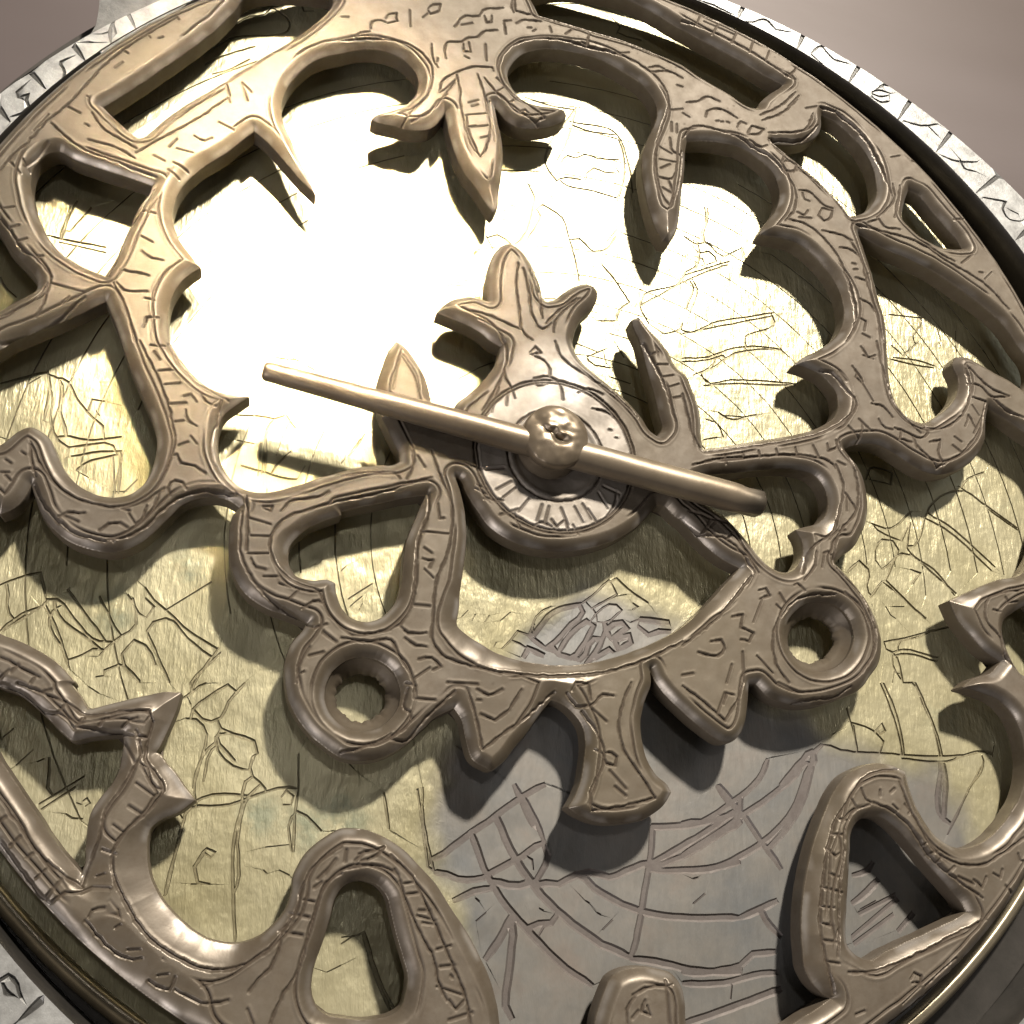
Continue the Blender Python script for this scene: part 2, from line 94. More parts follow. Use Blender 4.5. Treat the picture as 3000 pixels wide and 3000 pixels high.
RETE_CUTS = """-1720,634 -1699,683 -1668,734 -1623,828 -1578,898 -1468,1113 -1376,1232 -1299,1317;-1578,898 -1535,880;-1608,825 -1523,759 -1418,726 -1291,691;-1497,787 -1424,775 -1359,744;-1357,764 -1297,826 -1202,920 -1115,1022;-1500,887 -1475,851 -1397,800 -1359,781;-1120,1078 -1106,1038;-1128,928 -1082,906;-1110,1027 -1103,1011;-1263,806 -1246,836;-1242,803 -1194,795;-1246,749 -1203,733;-1259,720 -1225,700;-1072,1096 -1050,1029;-1066,1090 -1042,1066;-1196,860 -1162,846 -1143,863;-1305,764 -1273,750;-1380,325 -1365,391 -1355,472 -1317,567 -1292,648;-1363,301 -1325,235 -1282,118;-1349,348 -1290,342 -1270,339;-1353,302 -1331,282 -1268,285;-1305,468 -1274,455;-1299,420 -1267,400 -1237,396;-1312,561 -1276,555;-1270,261 -1246,259;-1264,168 -1258,198 -1225,205;-1693,471 -1658,429 -1628,385 -1580,351 -1541,310 -1529,294;-1665,440 -1641,453;-1639,398 -1613,412;-1585,353 -1562,360;-1689,503 -1662,513;-1526,274 -1434,258;-1534,264 -1536,217 -1551,163;-1641,150 -1560,219 -1535,275;-1489,218 -1473,237;-1628,72 -1524,138 -1432,243;-1447,1150 -1429,1140;-1376,1225 -1369,1215;-1343,1221 -1333,1227;-1299,1317 -1293,1311;-1652,789 -1620,856;-1665,683 -1646,654;-1696,664 -1667,635;-1644,804 -1632,820;-1657,665 -1608,759;-1524,947 -1516,945;-1515,843 -1504,836;-1458,1076 -1440,1101;-1393,1020 -1380,1044;-770,1346 -652,1381 -574,1384 -506,1360 -468,1318 -457,1266 -465,1204 -487,1146 -521,1095 -554,1037;-375,1284 -362,1226 -357,1151 -341,1079 -315,989 -285,951 -261,1021 -253,1097 -262,1171 -282,1243 -301,1301;-330,1172 -297,1190;-335,1118 -262,1140;-338,1114 -328,1052 -297,970;-319,1069 -262,1088;-286,1031 -255,1045;-341,1065 -304,1079;-318,1159 -299,1170;-256,1195 -237,1026;-431,1196 -423,1243 -375,1292 -320,1328 -248,1344 -245,1329;-431,1196 -404,1224 -369,1270;-520,1058 -456,1115 -410,1193 -375,1261;-276,1291 -232,1238 -182,1195 -119,1154 -82,1139;-232,1300 -157,1231 -94,1190 -62,1166 -88,1145;-232,1242 -204,1267;-182,1206 -153,1235;-151,1171 -132,1182 -119,1170;-226,1333 -217,1390 -182,1454 -117,1501 -25,1527 107,1524 214,1511 307,1475 366,1430 397,1372 400,1300 375,1223 351,1141 340,1062 343,987 358,908 382,871;-226,1333 -207,1282 -182,1256;356,1119 402,1096;399,1166 409,1106 441,1096;353,1064 419,1062;358,1027 392,1049;349,988 395,989 418,1031;360,945 392,928;410,1238 408,1198;430,1234 427,1195;382,986 398,922 382,875;444,1120 429,1003 404,916 385,872;399,1288 456,1307;-169,1671 -166,1621 -90,1615 109,1595 311,1558 468,1494;-175,1669 -179,1631 -172,1612;112,1588 101,1531 81,1535;-775,1446 -752,1452;-726,1368 -707,1392 -677,1403;-675,1419 -673,1447 -644,1462 -625,1458;-626,1478 -618,1496 -591,1506 -586,1472 -619,1456;-545,1530 -540,1459;-498,1509 -480,1533;-481,1553 -463,1578 -438,1584 -443,1554 -474,1531 -481,1545;-385,1495 -349,1553 -298,1565 -285,1593 -211,1623;-360,1509 -323,1526;-279,1569 -272,1542 -253,1547 -253,1576;-413,1346 -417,1392 -409,1418 -359,1433 -334,1459 -303,1466 -284,1495 -233,1515;-353,1423 -352,1391 -327,1397 -334,1435;-464,1397 -459,1336 -440,1301;-441,1340 -444,1324;-346,1369 -333,1364;-274,1441 -270,1370;-201,1506 -208,1562 -182,1572;-162,1564 -143,1581 -71,1594;-120,1554 -107,1557;-101,1542 -91,1552;-38,1577 -32,1554;21,1558 48,1585 75,1587;224,1514 262,1526;270,1557 276,1546;334,1472 376,1486 396,1478;347,1455 410,1472 465,1452;441,1413 462,1410;-306,356 -244,345 -181,322 -147,311;-284,333 -233,309 -198,261;-158,554 -164,480 -153,384 -136,296 -113,280;-141,537 -123,453 -112,370 -95,334;-117,534 -94,477 -78,362;-66,344 -25,395 36,450;-43,315 -37,355 -7,398 48,452;-95,330 -78,323 -49,347;486,1793 699,1743 839,1670 979,1598 1047,1544;483,1735 539,1722 693,1671 873,1574 928,1544;557,1774 539,1727;631,1753 601,1693;705,1731 678,1668;768,1697 748,1637;830,1660 811,1608;866,1581 900,1555 951,1617;569,1747 696,1707;885,1408 935,1469;764,1342 848,1401 922,1483;769,1319 852,1369 926,1450;792,1267 948,1318 985,1396;790,1242 943,1280 1002,1349;958,1415 1004,1433;472,1339 521,1357 558,1385 605,1371;544,1289 552,1315 596,1336 670,1307;584,1277 595,1280;601,1277 612,1279;626,1282 636,1280;666,1266 683,1293 703,1289;706,1242 756,1256 772,1279 724,1285 707,1250;455,1287 481,1273;448,1175 492,1235 588,1238 670,1227 736,1192 796,1156 839,1101 868,1044 873,991 857,935 817,883;711,1219 758,1196 780,1208;789,1234 808,1206 847,1182 829,1138;829,1138 851,1151 893,1143 875,1108 840,1109 833,1139;853,1104 890,1118;891,1126 989,1058 1050,976 1086,928;887,1028 929,1028 980,979 1014,969;900,1019 904,989 924,985;953,928 971,962 1013,962 1002,929 972,909 953,928;870,929 896,919 913,944;874,907 923,912;831,893 899,881 962,832 1010,765 1035,688 1051,604 1052,533 1026,459 1000,420;959,865 1035,859 1075,843;1022,804 1063,804 1095,779;1068,842 1101,772 1110,685 1126,601 1139,496 1145,439;1063,744 1076,742;1066,719 1080,721;1069,686 1109,678 1120,709;1071,600 1110,584 1127,558;1061,520 1086,510 1075,473;1066,458 1092,447;1019,1436 1070,1430 1138,1385 1190,1329 1231,1246 1254,1154 1271,1069;1280,1126 1278,1062 1241,1009 1191,961;1309,1124 1287,1024 1265,974;1085,920 1183,906 1358,874 1458,813 1592,743 1684,644;1151,931 1197,955 1215,927 1279,922;1361,889 1427,846 1488,818;1517,815 1570,861;1290,1250 1330,1265;1380,1250 1410,1248;1486,1155 1508,1151;1523,1105 1544,1097;1586,787 1600,786;1603,759 1639,795;1521,1009 1560,1016;-1268,120 -1244,77 -1207,14 -1176,-54 -1154,-118 -1139,-176 -1145,-241 -1162,-295;-1238,112 -1219,109 -1200,117;-1226,91 -1209,70;-1205,34 -1167,42;-1186,-8 -1144,2;-1165,-67 -1123,-59;-1145,-120 -1122,-114;-1130,-38 -1112,-30 -1095,-51;-1083,-24 -1071,-48 -1041,-58;-1120,-81 -1112,-113 -1087,-127;-1127,-191 -1105,-178;-1098,-161 -1081,-181;-1129,-218 -1117,-243 -1079,-247 -1049,-266;-1147,-225 -1129,-218;-1192,130 -1162,82 -1123,36 -1076,2 -1009,-35;-1029,-37 -1033,-94 -1043,-166 -1029,-229 -985,-289 -959,-318;-1251,-388 -1204,-366 -1150,-320;-1251,-388 -1232,-393;-1189,-375 -1198,-416 -1210,-427;-1163,-331 -1168,-368 -1190,-410;-1134,-339 -1141,-319 -1125,-296 -1106,-300 -1095,-315;-1234,-399 -1210,-432;-1405,-423 -1385,-412 -1342,-408;-1393,-420 -1356,-434;-1300,-454 -1280,-435 -1250,-430 -1231,-441;-1275,-477 -1228,-463 -1183,-430 -1144,-376 -1102,-336 -1049,-315 -964,-318;-1408,-433 -1360,-464 -1279,-482;-1271,-472 -1261,-481;-1507,-214 -1470,-283 -1412,-344 -1351,-374 -1273,-389;-1505,-225 -1493,-275 -1478,-314;-1479,-335 -1444,-397 -1403,-438;-1558,-276 -1544,-285;-1565,-313 -1544,-311;-1551,-321 -1536,-335;-1523,-250 -1513,-256;-935,-321 -924,-388 -919,-479;-940,-368 -940,-420 -935,-481 -911,-539 -880,-581 -830,-623 -767,-658 -742,-676;-673,-313 -760,-348 -830,-385 -855,-423 -856,-475 -828,-528 -769,-564 -720,-581 -693,-634 -652,-680;-920,-387 -862,-401;-911,-438 -859,-436;-915,-489 -860,-485;-905,-503 -889,-527 -865,-531;-868,-551 -826,-548;-825,-568 -796,-576;-798,-611 -768,-579;-759,-633 -718,-610 -704,-615;-742,-676 -723,-684 -691,-673;-699,-693 -669,-715;-885,-351 -861,-346 -865,-362 -885,-356;-836,-359 -815,-331 -738,-308 -710,-290;-733,-738 -757,-792 -759,-835;-732,-762 -695,-750;-751,-810 -742,-805;-699,-698 -664,-720;-1485,-805 -1463,-813 -1432,-829 -1388,-849;-1477,-853 -1460,-835;-1455,-839 -1442,-821;-1406,-864 -1397,-845;-198,261 -195,199 -204,149 -181,103 -170,68;-204,149 -226,98 -269,15;-220,98 -242,12;-192,89 -195,41;-38,283 -16,228 70,170 161,113 228,46;-119,234 -102,255 -85,238 -113,229;-119,228 -74,209 -54,180 -57,155;-108,142 -63,154 -34,145 -18,104 -16,80;-108,136 -97,119 -63,129;34,110 68,126 114,113;78,60 124,53 169,21 195,-54;131,-7 138,-8;150,-32 157,-33;-304,-169 -267,-176;-282,-229 -250,-242;-261,-271 -208,-269 -224,-276 -256,-265;-213,-317 -160,-296;-171,-308 -155,-350;-117,-353 -96,-329 -58,-342;-58,-320 -42,-341 -15,-317 -5,-355;7,-331 22,-358;55,-277 84,-320;112,-300 141,-252 149,-212;-250,-259 -288,-240;-53,-359 -26,-362;-522,194 -543,54;-522,188 -465,93 -463,40;-478,-141 -476,-197 -491,-231;-421,-135 -393,-211 -360,-286 -353,-350 -367,-448 -395,-528 -402,-636 -400,-706 -375,-739 -320,-761 -211,-780 -60,-783 96,-765 203,-729 332,-666;-462,-156 -440,-188;-527,-215 -511,-231;-677,-238 -603,-220 -532,-213;-673,-313 -575,-283 -475,-241 -419,-219;-398,-300 -392,-343 -379,-342;-442,-387 -363,-389;-433,-437 -412,-451;-437,-469 -407,-472 -416,-493;-431,-500 -405,-524;-467,-605 -413,-606;-494,-666 -469,-685 -420,-682;-478,-700 -449,-718 -419,-721;-423,-264 -426,-335 -449,-401 -456,-507 -462,-599 -494,-661 -565,-690 -632,-694 -652,-680;-650,-709 -579,-715 -517,-707 -496,-740 -460,-796;-438,-757 -404,-750 -379,-773 -398,-784;-450,-810 -408,-779;-276,-768 -211,-785;265,323 297,243 334,139 352,48;281,279 312,290;297,243 340,248;319,201 356,211;335,164 372,181;351,128 383,138;383,145 397,71 410,5 442,-47;442,-50 521,-33 645,-5 773,30 872,66 956,120 1000,164;403,-99 488,-70 611,-51 736,-30 811,-28 878,-40 901,-63;514,-52 517,-82;575,-37 577,-58;631,-28 635,-49;694,-15 698,-33;763,-2 767,-27;828,11 842,-25;880,23 883,-2 917,20 913,39;925,34 929,9;965,96 1000,61;1008,126 1043,91;1019,108 1006,61 995,28;894,304 932,295 982,228 1007,191 992,150 940,99;1052,406 1074,367 1102,378;1054,372 1094,363;1117,435 1121,367 1136,280 1150,195 1189,146 1236,99;1008,325 1031,294 1041,268;1025,300 1016,286 1040,262;1040,262 1071,199;1063,191 1108,183 1136,147;1082,134 1104,104 1129,100;959,299 981,268;1252,120 1321,127 1389,168 1444,242 1461,298 1456,388;1260,127 1263,101 1233,82 1176,99 1137,108;1162,97 1151,70 1196,62;1206,82 1214,44;1215,51 1283,-19 1381,42 1466,136 1515,250 1461,261;1264,69 1306,80 1291,26 1305,-11;1351,65 1381,42;1364,99 1388,82;1413,144 1434,186 1453,142;1455,229 1476,191;1443,121 1491,193;1456,312 1498,310 1541,273 1613,282;1462,382 1540,308 1613,282;1528,279 1615,220 1656,204;902,-50 920,-111 896,-204 861,-285 814,-318 774,-356 757,-397 742,-427;958,-14 971,-106 961,-186 944,-218 886,-283 860,-343 854,-390;910,-37 934,-47;922,-147 938,-170 953,-199;927,-159 920,-208;874,-278 846,-309;880,-280 906,-275;798,-354 779,-413 745,-449;822,-358 835,-351 846,-362;821,-364 810,-405;854,-390 886,-428 930,-465 953,-521 968,-587 959,-654 928,-704;742,-484 720,-462 708,-469;357,-280 411,-321 497,-337 525,-358 567,-411 582,-438;381,-255 450,-272 519,-289 553,-361 593,-438;423,-320 449,-278;448,-301 466,-282;497,-337 522,-312;546,-379 557,-384;644,-578 619,-650 629,-729 659,-771;656,-572 696,-526 770,-493 848,-488;880,-480 928,-522 956,-588 951,-665 907,-727;332,-676 449,-585 569,-450;588,-494 612,-487 622,-508 591,-521;597,-521 562,-594;495,-582 529,-574 520,-613 559,-627 545,-654 517,-650;421,-661 455,-654 464,-680 440,-702 380,-695;657,-500 672,-527;642,-535 658,-550;483,-726 462,-780;520,-687 517,-777;564,-696 610,-746;326,-765 359,-758;1528,-425 1378,-482 1366,-529 1408,-596 1418,-646 1454,-690;1400,-504 1425,-508;1454,-460 1464,-477 1498,-469;-1435,-865 -1370,-889 -1318,-909 -1268,-937 -1178,-925 -1120,-921 -1108,-949 -1112,-984 -1114,-1036 -1063,-1116 -1084,-1154 -1141,-1217 -1160,-1258 -1155,-1302 -1122,-1368 -1052,-1454 -984,-1497 -905,-1524 -825,-1510 -778,-1480 -733,-1413;-1285,-968 -1230,-973 -1171,-982 -1150,-985;-1178,-965 -1163,-946 -1143,-941;-1232,-962 -1225,-949;-1143,-972 -1137,-985 -1116,-989 -1110,-967;-1331,-933 -1317,-913;-1282,-960 -1271,-946;-1371,-884 -1355,-879;-1475,-867 -1419,-891 -1363,-932 -1330,-935 -1288,-973;-1136,-994 -1124,-1028 -1136,-1062 -1159,-1110 -1189,-1164 -1194,-1217 -1209,-1278 -1221,-1333;-1120,-1058 -1081,-1108 -1063,-1116;-1127,-1100 -1083,-1129;-1137,-1155 -1102,-1175;-1168,-1199 -1141,-1217;-1185,-1256 -1155,-1266;-1192,-1316 -1173,-1310;-1197,-1341 -1157,-1343;-1430,-1144 -1382,-1200 -1316,-1275 -1254,-1322 -1220,-1341;-1414,-1240 -1353,-1310 -1298,-1368 -1285,-1376;-1412,-1184 -1422,-1192;-1372,-1228 -1390,-1248;-1337,-1265 -1351,-1275;-1301,-1298 -1324,-1320;-1266,-1322 -1298,-1365;-1285,-1376 -1254,-1353 -1219,-1353 -1197,-1341;-1196,-1407 -1190,-1392 -1163,-1386;-1202,-1415 -1166,-1453 -1127,-1484 -1086,-1499 -1067,-1496;-1100,-1478 -1073,-1477;-1134,-1430 -1123,-1423;-1045,-1545 -1028,-1557 -996,-1565 -987,-1538;-1027,-1534 -1004,-1531;-984,-1565 -947,-1584 -926,-1592 -898,-1596 -862,-1589;-925,-1558 -902,-1551;-816,-1571 -797,-1545 -771,-1522 -760,-1499 -748,-1441;-816,-1609 -801,-1640;-756,-1441 -725,-1409 -712,-1356 -694,-1307 -653,-1265 -619,-1244;-734,-1401 -687,-1409;-725,-1417 -732,-1437;-752,-1441 -701,-1449;-703,-1369 -677,-1373;-615,-1307 -650,-1328 -668,-1377 -685,-1437 -701,-1516 -748,-1603 -761,-1641;-679,-1340 -663,-1328;-1407,-1283 -1316,-1376 -1226,-1464 -1097,-1566 -1013,-1623;-1168,-1003 -1138,-1050;-631,-1274 -655,-1307;-647,-1295 -672,-1320;-633,-1009 -583,-998 -529,-974 -506,-959;-506,-973 -473,-977 -414,-914 -338,-840;-464,-836 -471,-893 -457,-902 -460,-930 -506,-964;-469,-822 -445,-830 -449,-864;-444,-864 -391,-866;-305,-829 -279,-900 -259,-993 -210,-954 -141,-904 -55,-828;-275,-832 -245,-846 -206,-829;-264,-899 -225,-912 -196,-892 -151,-827;-275,-861 -265,-861;-358,-817 -275,-818;25,-878 65,-940 83,-992 72,-1040 40,-1097 43,-1143 108,-1137 226,-1107 183,-1046 140,-981 127,-919 145,-844 169,-793;-19,-831 10,-864 46,-863 83,-832 115,-833;-4,-821 7,-800 43,-804 47,-848;51,-873 91,-905;58,-983 78,-992 87,-1021 113,-1025 119,-1001 94,-987 83,-992;97,-1039 141,-1085;111,-1081 140,-1104;-616,-1299 -572,-1290 -510,-1290 -474,-1310;-493,-1264 -438,-1314 -395,-1390 -362,-1455 -325,-1529 -297,-1589 -283,-1652;-474,-1310 -449,-1377 -420,-1435 -378,-1504 -359,-1568 -341,-1600;-474,-1310 -483,-1298;-459,-1331 -433,-1327;-450,-1356 -418,-1352;-417,-1394 -390,-1394;-421,-1406 -376,-1418;-407,-1422 -372,-1427;-370,-1484 -335,-1476;-360,-1524 -325,-1521;-368,-1568 -301,-1589;-336,-1600 -318,-1620 -297,-1600;-335,-1643 -279,-1628;-574,-1261 -512,-1243 -529,-1264 -568,-1277;-605,-1252 -608,-1278;-582,-1277 -561,-1256;-333,-1544 -329,-1548;139,-1597 173,-1581 250,-1574;231,-1565 235,-1665;143,-1601 123,-1629 122,-1662;171,-1610 161,-1634 184,-1642 176,-1622;136,-1649 151,-1634;324,-796 386,-839 448,-890 491,-830 517,-777;428,-868 454,-811;446,-842 459,-811 481,-815;624,-773 684,-796;675,-828 739,-815 816,-801 866,-772;995,-1011 925,-1018 864,-1044 818,-1095 773,-1149 743,-1207 719,-1273 699,-1356 685,-1428 688,-1490 697,-1551 711,-1603;878,-1113 831,-1129 798,-1168 783,-1239 763,-1310 749,-1378 740,-1455 728,-1512;855,-1069 868,-1099 884,-1108;818,-1095 832,-1119;777,-1154 805,-1158;750,-1197 789,-1197;729,-1235 749,-1254 772,-1244;727,-1301 753,-1310;701,-1337 764,-1351;695,-1387 732,-1390;685,-1428 721,-1437 717,-1428;690,-1472 727,-1477;736,-1446 728,-1468;694,-1525 731,-1530;890,-1108 944,-1127 995,-1165 1042,-1232 1100,-1294 1151,-1332 1202,-1365;984,-1047 1003,-1116 1033,-1179 1069,-1237 1133,-1270 1231,-1272 1283,-1245 1371,-1199;1037,-1223 1051,-1213;1051,-1247 1081,-1237;1075,-1270 1090,-1251;1106,-1294 1125,-1280;1132,-1308 1180,-1327;917,-1073 915,-1088;951,-1077 964,-1067;952,-1112 967,-1126;992,-1111 1007,-1126 1000,-1136;1182,-1317 1207,-1336 1224,-1308;1249,-1298 1271,-1308 1281,-1288;1284,-1332 1304,-1351;1342,-1244 1345,-1264 1358,-1263;754,-1552 812,-1553 895,-1536 981,-1506 1070,-1471 1203,-1421;938,-1572 952,-1555 972,-1564 969,-1581 942,-1581;984,-1590 1046,-1547 1089,-1521;907,-1633 968,-1590;762,-1655 789,-1647;1339,-1355 1179,-1490 1052,-1574 874,-1680"""
